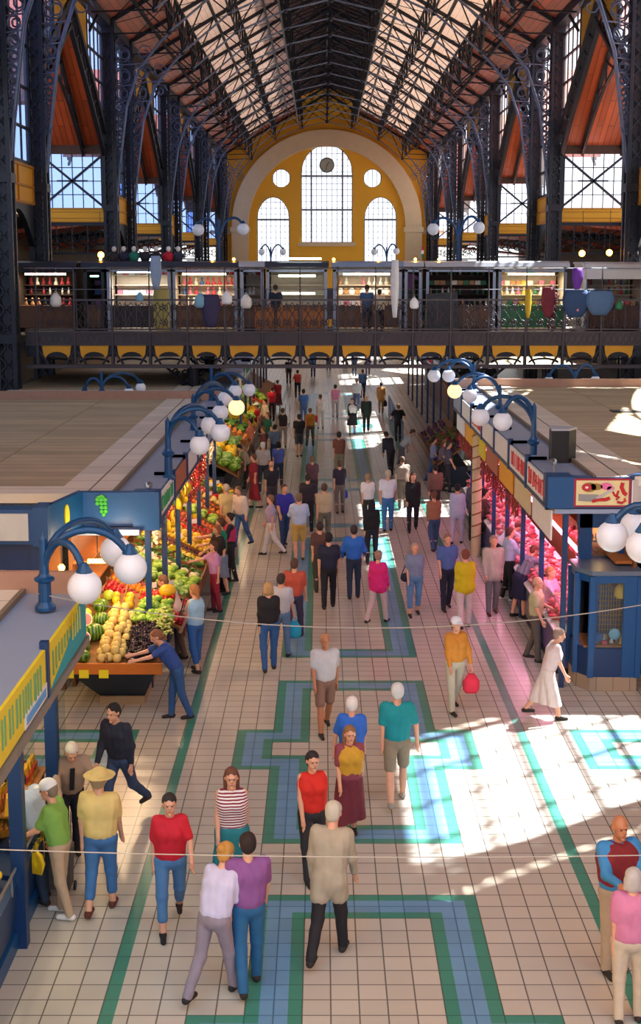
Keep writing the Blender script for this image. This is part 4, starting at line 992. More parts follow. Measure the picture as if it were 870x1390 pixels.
for k,(x_,y_,z_) in enumerate(((-5.75,YS-1.0,2.2),(-4.5,YS-.7,2.3),(-3.95,YS-.25,2.35))):
    t=empty('stall_lamp',(x_,y_,z_)); tag(t,['small amber lamp in the nut stall','small amber lamp by the blue post of the corner stall','bright amber lamp behind the near three globe lamp'][k],'lamp')
    m=MB(); m.lathe((0,0,0),[(.02,.0),(.05,.03),(.06,.08),(.03,.12)],8) if k<2 else m.box(-.17,.17,-.05,.05,0,.06); m.build('bulb',amber,t)
    MB().tube([(0,0,.1),(0,0,.75)],.01,4).build('cord',rubber,t)
    plight('amber light',(x_,y_-.1,z_-.12),28,(1,.62,.22),.06)
# =================== PRODUCE ===================
def leafy(name,c1,c2,r,seed,fl=.8):
    rg=random.Random(seed); m=MB(); m.cur=0
    m.ball((0,0,0),r*.75,10,7,(1,1,fl))
    for k in range(9):
        a=2*PI*k/9+rg.random()*.4; t=rg.uniform(.2,1.1); m.cur=1 if k%2 else 0
        c=(r*.55*math.cos(a)*math.cos(t-.4),r*.55*math.sin(a)*math.cos(t-.4),r*.5*math.sin(t)*fl)
        m.ball(c,r*.5,7,5,(1,1,.7),.35,rg)
    return m.build(name,[mat(name+'_a',c1,.6,0,.2,12),mat(name+'_b',c2,.6,0,.2,12)],smooth=True)
def stripe_mat():
    m=bpy.data.materials.new('melon_rind'); m.use_nodes=True; nt=m.node_tree; b=nt.nodes['Principled BSDF']
    tc=nt.nodes.new('ShaderNodeTexCoord'); w_=nt.nodes.new('ShaderNodeTexWave'); w_.inputs['Scale'].default_value=6; w_.inputs['Distortion'].default_value=3; nt.links.new(tc.outputs['Object'],w_.inputs[0])
    r=nt.nodes.new('ShaderNodeValToRGB'); r.color_ramp.elements[0].color=lin('#123c14'); r.color_ramp.elements[1].color=lin('#6f9a30'); nt.links.new(w_.outputs[0],r.inputs[0]); nt.links.new(r.outputs[0],b.inputs['Base Color']); b.inputs['Roughness'].default_value=.35; return m
rind=stripe_mat()
PR={}
def proto(k):
    if k in PR: return PR[k]
    rg=random.Random(hash(k)%1000 if False else len(PR)+5)
    def fruit(nm,c,r,sc=(1,1,1),rough=.35,stem='#4a5a20'):
        o=MB().ball((0,0,0),r,12,8,sc).build(nm,mat(nm+'_skin',c,rough,0,.2,14),smooth=True)
        MB().lathe((0,0,r*sc[2]*.93),[(r*.1,0),(r*.07,r*.22)],5).build('stem',mat(nm+'_stem',stem,.7),o); return o
    if k=='watermelon': o=fruit('watermelon','#2b5a20',.135,(1.2,1,1)); o.data.materials[0]=rind
    elif k=='melon': o=fruit('melon','#dcc070',.082,rough=.55,stem='#8a7a40')
    elif k=='green_melon': o=fruit('green_melon','#a9b83a',.11)
    elif k=='cut_melon':
        m=MB(); m.lathe((0,0,0),[(.001,-.12),(.06,-.105),(.1,-.06),(.12,0)],16); o=m.build('watermelon_half',rind,smooth=True)
        MB().lathe((0,0,0),[(.118,-.001),(.118,.004)],16).build('rind_edge',mat('white_rind','#e8e0c0',.5),o); MB().lathe((0,0,0),[(.1,.0),(.1,.008)],16).build('red_flesh',mat('red_flesh','#e0605c',.4),o)
    elif k=='orange': o=fruit('orange','#f08c1c',.042)
    elif k=='apple': o=fruit('apple','#b8202a',.042,(1,1,.9))
    elif k=='peach': o=fruit('peach','#e0743c',.04,rough=.6)
    elif k=='tomato': o=fruit('tomato','#cc2a1c',.042,(1,1,.8),.2)
    elif k=='lemon': o=fruit('lemon','#e8c428',.04,(1.35,1,1))
    elif k=='plum': o=fruit('plum','#4a2050',.034,(1,1,1.1))
    elif k=='yellow_melon': o=fruit('yellow_melon','#e4b41c',.1,(1.35,1,1))
    elif k=='kiwi': o=fruit('potato','#b08a58',.045,(1.3,1,.9),.8)
    elif k=='lettuce': o=leafy('lettuce','#6f9c2c','#a4c84a',.15,3)
    elif k=='cabbage': o=leafy('cabbage','#8cb850','#b8d88a',.14,5,.9)
    elif k=='cauliflower': o=leafy('cauliflower','#e4dcc0','#cfd0a0',.11,7)
    elif k=='herbs': o=leafy('herb_bunch','#3f6c20','#6c9430',.12,9,.6)
    elif k=='grapes' or k=='white_grapes':
        m=MB(); c='#281428' if k=='grapes' else '#b8c068'
        for j in range(34):
            t=rg.random(); a=rg.random()*6.28; rr=(1-t)*.07+.01; m.ball((t*.2-.1,rr*math.cos(a),abs(rr*math.sin(a))*.9),.019,6,4)
        o=m.build('grape_bunch',mat(k+'_skin',c,.18,0,.2,20),smooth=True); MB().tube([(-.1,0,.03),(-.15,0,.06)],.005,4).build('stem',mat('stalk','#5a6a28',.7),o)
    elif k=='pepper':
        m=MB(); m.lathe((0,0,0),[(.012,-.06),(.03,-.04),(.034,.02),(.03,.04),(.01,.045)],8,'x'); o=m.build('pepper',mat('pepper_skin','#c8281c',.25,0,.2,9),smooth=True); MB().tube([(.04,0,0),(.065,0,.01)],.006,4).build('stem',mat('stalk','#5a6a28',.7),o)
    elif k=='yellow_pepper':
        m=MB(); m.lathe((0,0,0),[(.012,-.08),(.03,-.04),(.036,.02),(.03,.04),(.01,.045)],8,'x'); o=m.build('pepper',mat('ypepper_skin','#e0c848',.3,0,.2,9),smooth=True); MB().tube([(.04,0,0),(.065,0,.01)],.006,4).build('stem',mat('stalk','#5a6a28',.7),o)
    elif k=='cucumber':
        m=MB(); m.tube([(-.12,0,0),(-.1,0,0),(0,.01,0),(.1,0,0),(.12,0,0)],[.008,.022,.025,.022,.008],8); o=m.build('cucumber',mat('cucumber_skin','#3f7020',.4,0,.2,9),smooth=True)
    elif k=='carrot':
        m=MB(); m.tube([(-.09,0,0),(0,0,0),(.08,0,0)],[.004,.016,.022],7); o=m.build('carrot',mat('carrot_skin','#e06a20',.5),smooth=True); MB().tube([(.08,0,0),(.16,.01,.02)],[.012,.02],5).build('leaves',mat('stalk','#5a6a28',.7),o)
    elif k=='bananas':
        m=MB()
        for j in range(6):
            a=(j-2.5)*.2; m.tube([(math.sin(a)*.02,0,.1),(math.sin(a)*.06,.03,.05),(math.sin(a)*.09,.04,-.02),(math.sin(a)*.08,.02,-.1)],[.008,.02,.02,.006],6)
        o=m.build('banana_bunch',mat('banana_skin','#e8c01c',.45),smooth=True); MB().tube([(0,0,.09),(0,0,.14)],.014,5).build('stem',mat('banana_stem','#7a6a20',.7),o)
    elif k=='radish':
        m=MB(); 
        for j in range(7): m.ball((rg.uniform(-.05,.05),rg.uniform(-.05,.05),rg.uniform(0,.03)),.022,7,5)
        o=m.build('radish_bunch',mat('radish_skin','#c03a54',.35),smooth=True); MB().tube([(0,.03,.02),(0,.13,.04)],[.02,.035],6).build('leaves',mat('stalk','#5a6a28',.7),o)
    elif k=='garlic':
        m=MB(); 
        for j in range(7): m.ball((rg.uniform(-.03,.03),rg.uniform(-.03,.03),-.08*j),.035,7,5)
        o=m.build('garlic_string',mat('garlic_skin','#dccfb0',.6),smooth=True)
    elif k=='paprika':
        m=MB(); 
        for j in range(26):
            a=rg.random()*6.28; z=-.025*j; m.tube([(0.01*math.cos(a),.01*math.sin(a),z),(.07*math.cos(a),.07*math.sin(a),z-.04)],[.016,.004],5)
        o=m.build('paprika_string',mat('paprika_skin','#9a1c14',.35),smooth=True)
    elif k=='sausage':
        m=MB(); 
        for j in range(4): m.tube([(0,0,-.16*j),(.03,0,-.16*j-.05),(.03,0,-.16*j-.11),(0,0,-.16*j-.16)],[.008,.024,.024,.008],6)
        o=m.build('sausage_string',mat('sausage_skin','#8a3420',.4),smooth=True)
    elif k=='salami':
        m=MB(); m.lathe((0,0,-.5),[(.01,0),(.035,.03),(.04,.25),(.035,.47),(.01,.5)],8); o=m.build('salami',mat('salami_skin','#a8583c',.5),smooth=True)
    elif k=='meat':
        m=MB(); m.ball((0,0,0),.09,9,7,(1.3,.9,.6),.35,rg); o=m.build('meat_cut',mat('meat_flesh','#c8505c',.3,0,.35,18),smooth=True); MB().ball((.02,.03,.022),.055,8,5,(1.4,.7,.6),.3,rg).build('fat_edge',mat('meat_fat','#eab8b4',.35),o)
    elif k=='meat2':
        m=MB(); m.tube([(-.14,0,0),(-.07,.01,.02),(.03,0,.015),(.13,-.01,0)],[.02,.05,.055,.02],8); o=m.build('meat_cut',mat('meat_flesh2','#d87078',.3,0,.3,18),smooth=True)
    elif k=='bagy':
        m=MB(); m.hexa([(-.07,-.04,0),(.07,-.04,0),(.07,.04,0),(-.07,.04,0)],[(-.06,-.015,.16),(.06,-.015,.16),(.06,.015,.16),(-.06,.015,.16)]); o=m.build('food_packet',mat('packet_yellow','#d8a418',.4)); MB().box(-.05,.05,-.045,-.03,.04,.1).build('packet_label',mat('packet_label','#b83a20',.5),o)
    elif k=='jar':
        m=MB(); m.lathe((0,0,0),[(.035,0),(.04,.02),(.04,.09),(.03,.11)],9); o=m.build('jar',mat('jar_honey','#b86a1c',.2),smooth=True); MB().lathe((0,0,.11),[(.034,0),(.034,.02)],9).build('lid',mat('jar_lid','#c8242c',.4),o)
    elif k=='packet2':
        m=MB(); m.box(-.05,.05,-.02,.02,0,.15); o=m.build('food_packet',mat('packet_blue','#3a7ab8',.4))
    elif k=='nuts':
        m=MB(); 
        for j in range(26): m.ball((rg.uniform(-.09,.09),rg.uniform(-.09,.09),rg.uniform(0,.05)),.018,5,4)
        m.lathe((0,0,-.06),[(.1,0),(.12,.06)],10); o=m.build('nut_bowl',mat('nuts_brown','#b87a2c',.5))
    o.location=(0,0,-50)
    PR[k]=[o,tree(o),False]; return PR[k]
CNT={}
def put(k,loc,rz=0,label='',group=None,sc=1.0,rx=0,ry=0):
    o,ch,used=proto(k)
    if not used: c=o; PR[k][2]=True
    else: c=copy_tree(o,ch=ch)
    c.location=loc; c.rotation_euler=(rx,ry,rz); c.scale=(sc,)*3
    cat={'watermelon_half':'watermelon','grape_bunch':'grapes','banana_bunch':'bananas','herb_bunch':'herbs','meat_cut':'meat','yellow_melon':'melon','green_melon':'melon','radish_bunch':'radishes','garlic_string':'garlic','paprika_string':'paprika','sausage_string':'sausages','food_packet':'packet','nut_bowl':'nuts'}.get(o.name.split('.')[0],o.name.split('.')[0])
    tag(c,label,cat,group); return c
def slope(x0,x1,y0,y1,za,zb,ya=None):
    return lambda u,v:(x0+(x1-x0)*u, y0+(y1-y0)*v)
def pile(k,xr_,yr_,zf,step,label,group,rg,jit=.25,lift=.04,layers=1,rot=True,sc=(.9,1.1),maxn=300):
    """items on a surface z=zf(x,y)"""
    (x0,x1),(y0,y1)=xr_,yr_; n=0
    for L in range(layers):
        y=y0+step/2+L*step*.35
        while y<y1-step*.3-L*step*.35:
            x=x0+step/2+L*step*.4
            while x<x1-step*.3-L*step*.4:
                X_=x+rg.uniform(-jit,jit)*step; Y_=y+rg.uniform(-jit,jit)*step
                put(k,(X_,Y_,zf(X_,Y_)+lift+L*step*.62),rg.uniform(0,6.28) if rot else 0,label,group,rg.uniform(*sc)); n+=1
                x+=step
                if n>=maxn: return
            y+=step
rg=random.Random(11)
crate=mat('crate_wood','#8a5a2c',.7,0,.25,8); tealbox=mat('table_dark','#14283c',.6)
# ---- the front table at the corner ----
TX0,TX1,TY0,TY1=-4.35,-2.72,21.65,24.3
zt=lambda x,y: .9+(y-TY0)/(TY1-TY0)*.62
t=empty('display_table',((TX0+TX1)/2,(TY0+TY1)/2,0)); tag(t,'sloping corner display table with orange front plank holding melons and grapes','table')
q=lambda m,n,mt: m.xform(Matrix.Translation((-(TX0+TX1)/2,-(TY0+TY1)/2,0))).build(n,mt,t)
q(MB().hexa([(TX0,TY0,.82),(TX1,TY0,.82),(TX1,TY1,1.44),(TX0,TY1,1.44)],[(TX0,TY0,.88),(TX1,TY0,.88),(TX1,TY1,1.5),(TX0,TY1,1.5)]),'sloping_top',crate)
q(MB().box(TX0-.05,TX1+.05,TY0-.06,TY0,.78,.96),'front_plank',mat('orange_plank','#c06a1c',.6))
q(MB().hexa([(TX0+.5,TY0+.75,.15),(TX1-.35,TY0+.75,.15),(TX1-.35,TY1,.15),(TX0+.5,TY1,.15)],[(TX0+.05,TY0+.02,.82),(TX1-.05,TY0+.02,.82),(TX1-.05,TY1,1.3),(TX0+.05,TY1,1.3)]),'cabinet',tealbox)
q(MB().box(TX0+.5,TX1-.35,TY0+.7,TY1,0,.15),'plinth',mat('plinth_beige','#9c8468',.8))
m=MB(); 
for x_ in (-3.62,): m.hexa([(x_,TY0,.88),(x_+.03,TY0,.88),(x_+.03,TY1,1.5),(x_,TY1,1.5)],[(x_,TY0,1.05),(x_+.03,TY0,1.05),(x_+.03,TY1,1.67),(x_,TY1,1.67)])
q(m,'divider',crate)
m=MB(); m.bar((TX1-.05,TY0+.05,.85),(TX1-.4,TY0+.75,.3),.05); q(m,'brace',steel)
m=MB()
for k,x_ in enumerate((-4.3,-4.05,-3.72)): m.box(x_,x_+.16,TY0-.08,TY0-.065,.72,.86)
q(m,'price_card',signy)
rg=random.Random(12)
for (x_,y_) in ((-4.2,21.85),(-4.0,21.8),(-4.05,22.1)): put('watermelon',(x_,y_,zt(x_,y_)+.1),rg.random()*3,'dark green striped watermelons at the front left corner of the sloping table','watermelons at the table corner',.8)
for k,(x_,y_) in enumerate(((-3.95,22.55),(-3.9,23.0),(-3.98,23.5),(-3.9,23.9),(-4.15,23.8),(-4.2,23.2))): 
    put('watermelon' if k<3 else 'green_melon',(x_,y_,zt(x_,y_)+.13),rg.random()*3,['large striped watermelon in the middle of the left column of the table','striped watermelon behind the largest one in the left column','striped watermelon third up the left column'][k] if k<3 else 'yellow green melons at the top of the left column',None if k<3 else 'green melons at the back',1.15 if k==0 else 1.0)
for k,(x_,y_) in enumerate(((-4.1,22.3),(-4.2,22.62),(-4.17,22.95))):
    put('cut_melon',(x_,y_,zt(x_,y_)+.16),0,['lowest of three cut watermelon halves, facing forward','middle one of three cut watermelon halves','topmost of three cut watermelon halves'][k],None,1.1,rx=.9,ry=.35)
pile('melon',(-3.78,-3.62+.02),(21.72,22.5),zt,.16,'round cream melons in the middle column of the table','cream melons',rg,lift=.07)
pile('melon',(-3.82,-3.3),(21.72,23.5),zt,.165,'round cream melons in the middle column of the table','cream melons',rg,lift=.075,layers=2)
pile('yellow_melon',(-3.85,-3.3),(23.45,24.1),zt,.22,'yellow melons behind the cream melons','yellow melons at the back',rg,lift=.09,sc=(.75,.85))
pile('grapes',(-3.3,-2.75),(21.75,22.9),zt,.12,'bunches of black grapes at the front right of the table','black grapes',rg,lift=.05,layers=2,sc=(1,1.2))
pile('white_grapes',(-2.95,-2.7),(22.6,23.5),zt,.13,'bunches of pale grapes on the right edge of the table','pale grapes',rg,lift=.05,layers=2)
pile('lettuce',(-3.35,-2.72),(23.0,23.9),zt,.22,'green lettuces behind the black grapes','lettuces on the corner table',rg,lift=.08,sc=(.8,1))
pile('pepper',(-3.35,-2.72),(23.9,24.3),zt,.09,'red peppers at the back of the corner table','peppers on the corner table',rg,lift=.05)
put('yellow_melon',(-2.85,24.1,zt(0,24.1)+.13),.4,'single bright yellow melon beside the peppers at the back of the table',None,1.2)
# ---- long sloping display along the left row ----
DX0,DX1=-4.15,-2.62
zd=lambda x,y:.78+(DX1-x)/(DX1-DX0)*.75
def display(y0,y1,lab,side=1,x0=None,x1=None):
    x0=DX0 if x0 is None else x0; x1=DX1 if x1 is None else x1; zf=(lambda x:.78+(x1-x)/(x1-x0)*.75)
    t=empty('display_table',((x0+x1)/2,(y0+y1)/2,0)); tag(t,lab,'table'); xc,yc=(x0+x1)/2,(y0+y1)/2
    q=lambda m,n,mt: m.xform(Matrix.Translation((-xc,-yc,0))).build(n,mt,t)
    q(MB().hexa([(x0,y0,zf(x0)-.07),(x1,y0,zf(x1)-.07),(x1,y1,zf(x1)-.07),(x0,y1,zf(x0)-.07)],[(x0,y0,zf(x0)-.01),(x1,y0,zf(x1)-.01),(x1,y1,zf(x1)-.01),(x0,y1,zf(x0)-.01)]),'sloping_top',crate)
    q(MB().box(min(x1,x1+.04*side),max(x1,x1+.04*side),y0,y1,.62,.88),'front_board',pine)
    a,b=x1-.45*side,x0; q(MB().box(min(a,b),max(a,b),y0+.05,y1-.05,0,.72),'cabinet',tealbox)
    return t
rows=[('apple',.6,.085,'red apples','peach'),('orange',.55,.09,'oranges','orange'),('radish',.45,.13,'red radish bunches',None),('cabbage',.8,.24,'pale green cabbages',None),('lettuce',.75,.25,'green lettuces',None),('cauliflower',.45,.2,'creamy cauliflowers',None),
 ('cucumber',.5,.13,'green cucumbers',None),('herbs',.5,.2,'dark green herb bunches',None),('yellow_pepper',.5,.1,'yellow peppers',None),('plum',.45,.1,'dark plums',None),('lemon',.5,.09,'yellow lemons',None),('yellow_melon',.7,.24,'yellow melons by the bananas',None),('tomato',.7,.1,'red tomatoes',None),
 ('apple',.6,.1,'red apples farther along',None),('peach',.6,.1,'orange peaches',None),('lettuce',.8,.27,'lettuces halfway along',None),('tomato',.6,.11,'tomatoes near the green shirt vendor',None),('orange',.6,.11,'oranges farther along',None),('carrot',.5,.13,'orange carrots',None),('melon',.7,.19,'cream melons farther along',None),('pepper',.7,.11,'red peppers near the bridge',None),('herbs',.8,.24,'green herbs near the bridge',None),('lemon',.7,.12,'lemons near the bridge',None),('tomato',.8,.12,'tomatoes by the bridge',None),('cabbage',.9,.26,'cabbages by the bridge',None)]
y=24.55; tables=[]
ystart=y
for (k,wd,st,nm,alt) in rows:
    if y+wd>40.4: break
    pile(k,(DX0+.05,DX1-.02),(y,y+wd),zd,st,nm+' heaped on the sloping counter of the left row',nm,rg,lift=st*.3,layers=2 if st<.1 else 1,sc=(.9,1.15))
    o=MB().hexa([(DX0,y+wd,zd(DX0,0)-.01),(DX1,y+wd,zd(DX1,0)-.01),(DX1,y+wd+.025,zd(DX1,0)-.01),(DX0,y+wd+.025,zd(DX0,0)-.01)],[(DX0,y+wd,zd(DX0,0)+.09),(DX1,y+wd,zd(DX1,0)+.09),(DX1,y+wd+.025,zd(DX1,0)+.09),(DX0,y+wd+.025,zd(DX0,0)+.09)]).build('crate_divider',crate)
    tag(o,'thin wooden dividers between the heaps of produce on the left row','divider','dividers of the produce counter'); y+=wd+.05
names=['first sloping produce counter of the left row, holding apples and oranges','second sloping produce counter of the left row, with cabbages and lettuces','third sloping produce counter of the left row, with cucumbers and peppers','fourth sloping produce counter of the left row, with yellow melons','fifth sloping produce counter, halfway to the bridge','sixth sloping produce counter, next to last before the bridge','last sloping produce counter before the bridge']
for k in range(6): display(24.5+k*2.65,24.5+(k+1)*2.65-.02,names[k])
for k in range(22):
    yy=24.8+.7*k; xx=rg.uniform(-3.9,-3.0); c=empty('price_card',(xx,yy,zd(xx,0)+.2),rg.uniform(-.3,.3)+.5); tag(c,'small white price cards stuck among the produce of the left row','card','price cards of the left row')
    MB().box(-.08,.08,-.003,.003,0,.11).build('card',signw if k%3 else signy,c); MB().tube([(0,0,-.15),(0,0,0)],.004,4).build('stick',wood,c)
# hanging goods under the left fascia
for k,(y_,x_,z_,kk,lab,grp) in enumerate([(27.9+.18*j,-3.05-.1*(j%3),2.55-.28*(j%3),'bananas','yellow banana bunches hung under the sign of the produce stall','hanging bananas') for j in range(14)]+
   [(25.2+.2*j,-3.2,2.85,'garlic','garlic strings hung beside the corner post','hanging garlic') for j in range(7)]+[(30.6+.3*j,-3.05,2.9,'paprika','red paprika strings hung along the left row','left row paprika') for j in range(14)]+
   [(35+.35*j,-3.1,2.8,'garlic','pale garlic strings hung farther down the left row','far garlic') for j in range(12)]):
    put(kk,(x_,y_,z_),rg.random()*6,lab,grp,1.2)
for k in range(7):
    yy=YS+MOD*(k+.5); plight('stall light',(-3.5,yy,2.75),85,(1,.72,.42),.12)
    t=empty('stall_lamp',(-3.5,yy,2.8)); tag(t,'small warm lamps fixed under the ceilings of the left row stalls','lamp','lamps under the left row')
    MB().lathe((0,0,0),[(.05,0),(.09,.03),(.09,.1),(.02,.14)],10).build('bulb',emat('warm_bulb','#ffc070',12),t); MB().box(-.03,.03,-.03,.03,.13,.19).build('mount',rubber,t)
plight('stall light',(-3.6,22.6,2.7),55,(1,.75,.45),.12)
# nuts and packets in the front nut stall
for x_ in [-9.8+.22*j for j in range(23)]:
    put('nuts',(x_,YS-1.35,1.12),0,'bowls of nuts along the counter of the nut stall','nut bowls',.9)
    for z_ in (1.4,1.75,2.1): put('bagy' if rg.random()<.6 else 'jar',(x_,YS-.35,z_+.001),rg.uniform(-.3,.3),'packets and jars on the shelves of the nut stall','goods on the nut stall shelves',1.3)
# near left stall goods
for j in range(34):
    y_=9.6+.2*j
    if abs(y_-11.5)<.2 or abs(y_-14.2)<.25 or y_>16.3: continue
    for x_,z_ in ((-4.25,.98),(-4.45,1.25),(-4.6,1.5)):
        kk=rg.choice(('bagy','jar','packet2','jar','bagy')); put(kk,(x_,y_,z_+.001),PI/2+rg.uniform(-.2,.2),'packets and jars stacked on the shelves of the near left stalls','goods in the near left stalls',1.25)
    zc_=lambda x:.78+(-3.36-x)/1.24*.22
    for x_ in (-3.55,-3.8,-4.0): 
        kk='lemon' if j%5<2 else ('nuts' if j%5==2 else 'bananas' if j%5==3 else 'apple')
        put(kk,(x_,y_+rg.uniform(-.04,.04),zc_(x_)+.1),rg.random()*6,'yellow and orange goods laid out on the near left counter','goods on the near left counter',1.3)
    if j%2: put('salami',(-3.5,y_,2.75),0,'brown sausages hung under the near left fascia','sausages under the near left fascia')
for x_ in (-3.95,-3.8,-3.65):
    for j in range(9):
        y_=14.82+.16*j
        if 15.2<y_<15.55: continue
        put('bagy',(x_,y_,1.212),PI/2+rg.uniform(-.3,.3),'yellow packets with red labels crowded on the corner rack','yellow packets on the corner rack',1.35)
for x_ in (-3.98,-3.83):
    for j in range(6): put(rg.choice(('jar','packet2')),(x_,15.56+.13*j,1.582),rg.random(),'jars and blue packets on the top tier of the corner rack','top tier of the corner rack',1.2)
for j in range(6): put('bananas',(-3.3,14.55+.2*j,.72),rg.random()*6,'bright yellow bundles hanging over the front of the near left counter','yellow bundles on the near left counter',1.5)
for y_ in (10.4,12.9,15.4): plight('stall light',(-3.9,y_,2.6),60,(1,.78,.5),.12)
# ---- right main row: butchers ----
XRF=4.0
signsR=['r','r','w','w','r','w','b']
namesR=['right corner butcher stall with red lettered sign','second butcher stall from the corner with a red lettered sign','third right stall with a speckled white sign','fourth right stall with white sign','fifth right stall behind the globe lamps','sixth stall from the kiosk in the right row','last right stall before the bridge']
lowm=[signw,mat('low_cream','#d8cc9c',.5),ochre,signo,signy,ochre,signw]
for k in range(7): stall_unit(-1,XRF,YS+k*MOD,YS+(k+1)*MOD,3.3,3.8,signsR[k],namesR[k],40+k,lower=lowm[k])
strip_roof(XRF+.05,XR-.4,YS-.02,41.5,3.8,'wide right stall roof with tan boards and a dark patch')
o=MB().box(7.4,8.6,34,34.4,3.84,3.86).build('roof_hatch',mat('hatch','#3a3a3a',.7)); tag(o,'thin dark hatch lying on the right stall roof','hatch')
t=empty('corner_fascia',(4.9,YS,3.55)); tag(t,'blue corner box with a painted board of ham and sausages above the glass kiosk','fascia')
q=lambda m,n,mt: m.xform(Matrix.Translation((-4.9,-YS,-3.55))).build(n,mt,t)
m=MB(); m.box(3.97,4.42,YS-.15,YS+.4,3.3,3.86); m.box(4.4,5.45,YS-.1,YS+.2,3.3,3.84); m.hexa([(5.43,YS-.1,3.28),(7.2,YS+1.7,3.28),(7.1,YS+1.9,3.28),(5.4,YS+.1,3.28)],[(5.43,YS-.1,3.86),(7.2,YS+1.7,3.86),(7.1,YS+1.9,3.86),(5.4,YS+.1,3.86)]); q(m,'fascia_board',blue)
q(MB().box(4.42,5.42,YS-.14,YS-.1,3.33,3.83),'red_frame',mat('frame_red','#a82438',.5))
q(MB().box(4.46,5.38,YS-.155,YS-.14,3.36,3.8),'painted_board',mat('board_cream','#e0d4a0',.5))
def flat(n,c,loops,dy=.012):
    m=MB()
    for L in loops: m.poly([(a,YS-.155-dy,b) for a,b in L],dy,(0,1,0))
    q(m,n,mat(n+'_paint',c,.5))
E=lambda cx_,cz_,rx,rz,n=14,a0=0: [(cx_+rx*math.cos(2*PI*k/n+a0),cz_+rz*math.sin(2*PI*k/n)) for k in range(n)]
flat('ham_rind','#9a7a3a',[E(4.68,3.68,.13,.085),E(4.8,3.69,.12,.06)])
flat('ham_meat','#c02030',[E(4.64,3.68,.085,.065)],.016); flat('ham_bone','#f0e0d0',[E(4.64,3.68,.03,.022)],.02)
flat('pink_slices','#e070a8',[E(4.98,3.7,.1,.065),E(5.06,3.66,.07,.04)])
flat('grey_slab','#8f9092',[[(4.5,3.44),(4.82,3.42),(4.85,3.55),(4.5,3.56)]])
flat('knife','#b8b8b4',[[(4.8,3.5),(5.1,3.66),(5.12,3.63),(4.84,3.46)]],.018)
def sausage2(pts,r): 
    m=MB(); m.tube([(a,YS-.165,b) for a,b in pts],r,6); return m
m=MB()
for pts,r in (([(4.74,3.43),(4.85,3.46),(4.98,3.46),(5.05,3.49)],.03),([(5.1,3.6),(5.13,3.54),(5.22,3.5),(5.16,3.46)],.02),([(5.27,3.76),(5.25,3.68),(5.3,3.58),(5.34,3.55)],.035),([(5.18,3.42),(5.26,3.4),(5.33,3.44),(5.3,3.48)],.022),([(5.16,3.5),(5.2,3.62)],.02)):
    m.tube([(a,YS-.16,b) for a,b in pts],r,6)
q(m,'red_sausages',mat('sausage_paint','#c8202a',.5))
m=MB(); m.hexa([(5.46,YS-.14,3.36),(6.9,YS+1.3,3.36),(6.88,YS+1.32,3.36),(5.44,YS-.12,3.36)],[(5.46,YS-.14,3.8),(6.9,YS+1.3,3.8),(6.88,YS+1.32,3.8),(5.44,YS-.12,3.8)]); q(m,'side_sign',signw)
q(MB().hexa([(4.1,YS-.1,3.2),(7.0,YS-.1,3.2),(7.0,YS+1.2,3.0),(4.1,YS+1.2,3.0)],[(4.1,YS-.1,3.28),(7.0,YS-.1,3.28),(7.0,YS+1.2,3.25),(4.1,YS+1.2,3.25)]),'soffit',greyroof)
# stall body behind the kiosk
t=empty('corner_stall_body',(5.9,YS+.7,0)); tag(t,'blue upper stall wall with a small lit window above the glass kiosk','stall wall')
q=lambda m,n,mt: m.xform(Matrix.Translation((-5.9,-YS-.7,0))).build(n,mt,t)
m=MB(); m.box(4.72,4.95,YS+.75,YS+.95,0,3.05); m.box(4.7,8.0,YS+.75,YS+.95,2.78,3.05); m.box(5.45,8.0,YS+.75,YS+.95,0,3.0); m.box(4.7,8.0,YS+.75,YS+.95,0,2.2); q(m,'wall_panel',blue)
q(MB().box(4.95,5.45,YS+.85,YS+.87,2.2,2.78),'window_glass',cglass)
m=MB(); m.box(4.9,5.5,YS+1.3,YS+1.35,2.0,2.9); q(m,'inner_shelf_back',pine)
plight('amber light',(5.2,YS+1.1,2.6),14,(1,.6,.2),.05)
for j in range(5): 
    for z_ in (2.25,2.5): put('jar',(5.0+.1*j,YS+1.05,z_),0,'jars shining in the small window above the kiosk','jars above the kiosk',.9)
o=MB().box(4.92,5.5,YS+.98,YS+1.15,2.2,2.24).build('jar_shelf',wood); tag(o,'lower little shelf behind the small window above the kiosk','shelf')
o=MB().box(4.92,5.5,YS+.98,YS+1.15,2.46,2.49).build('jar_shelf',wood); tag(o,'upper little shelf behind the small window above the kiosk','shelf')
# the glass kiosk
t=empty('glass_kiosk',(5.2,YS,0)); tag(t,'blue glazed corner kiosk full of trinkets with tiled plinth at the right','kiosk')
kx0,kx1,kc,ky0,ky1=4.58,5.62,4.78,YS-.25,YS+.72   # chamfer at the left front
q=lambda m,n,mt: m.xform(Matrix.Translation((-5.2,-YS,0))).build(n,mt,t)
foot=[(kc,ky0),(kx1,ky0),(kx1,ky1),(kx0,ky1),(kx0,ky0+.35)]
def prism(m,ft,z0,z1,g=0):
    cx_=sum(p[0] for p in ft)/len(ft); cy_=sum(p[1] for p in ft)/len(ft)
    P=[(cx_+(p[0]-cx_)*(1+g),cy_+(p[1]-cy_)*(1+g)) for p in ft]; return m.poly([(a,b,z0) for a,b in P],z1-z0,(0,0,1))
q(prism(MB(),foot,0,.26),'tiled_plinth',gridmat('plinth_tiles','#a8947c','#6c5c4c',.3,.3,.5,axis='XZ'))
q(prism(MB(),foot,.26,.78,.01),'lower_panel',dblue)
m=MB(); prism(m,foot,1.98,2.12,.02); q(m,'head_rail',blue)
m=MB(); prism(m,foot,2.12,2.2,.08); q(m,'roof',mat('kiosk_roof','#5d6b80',.4))
m=MB()
for i,(a,b) in enumerate(foot): m.box(a-.05,a+.05,b-.05,b+.05,.26,2.1)
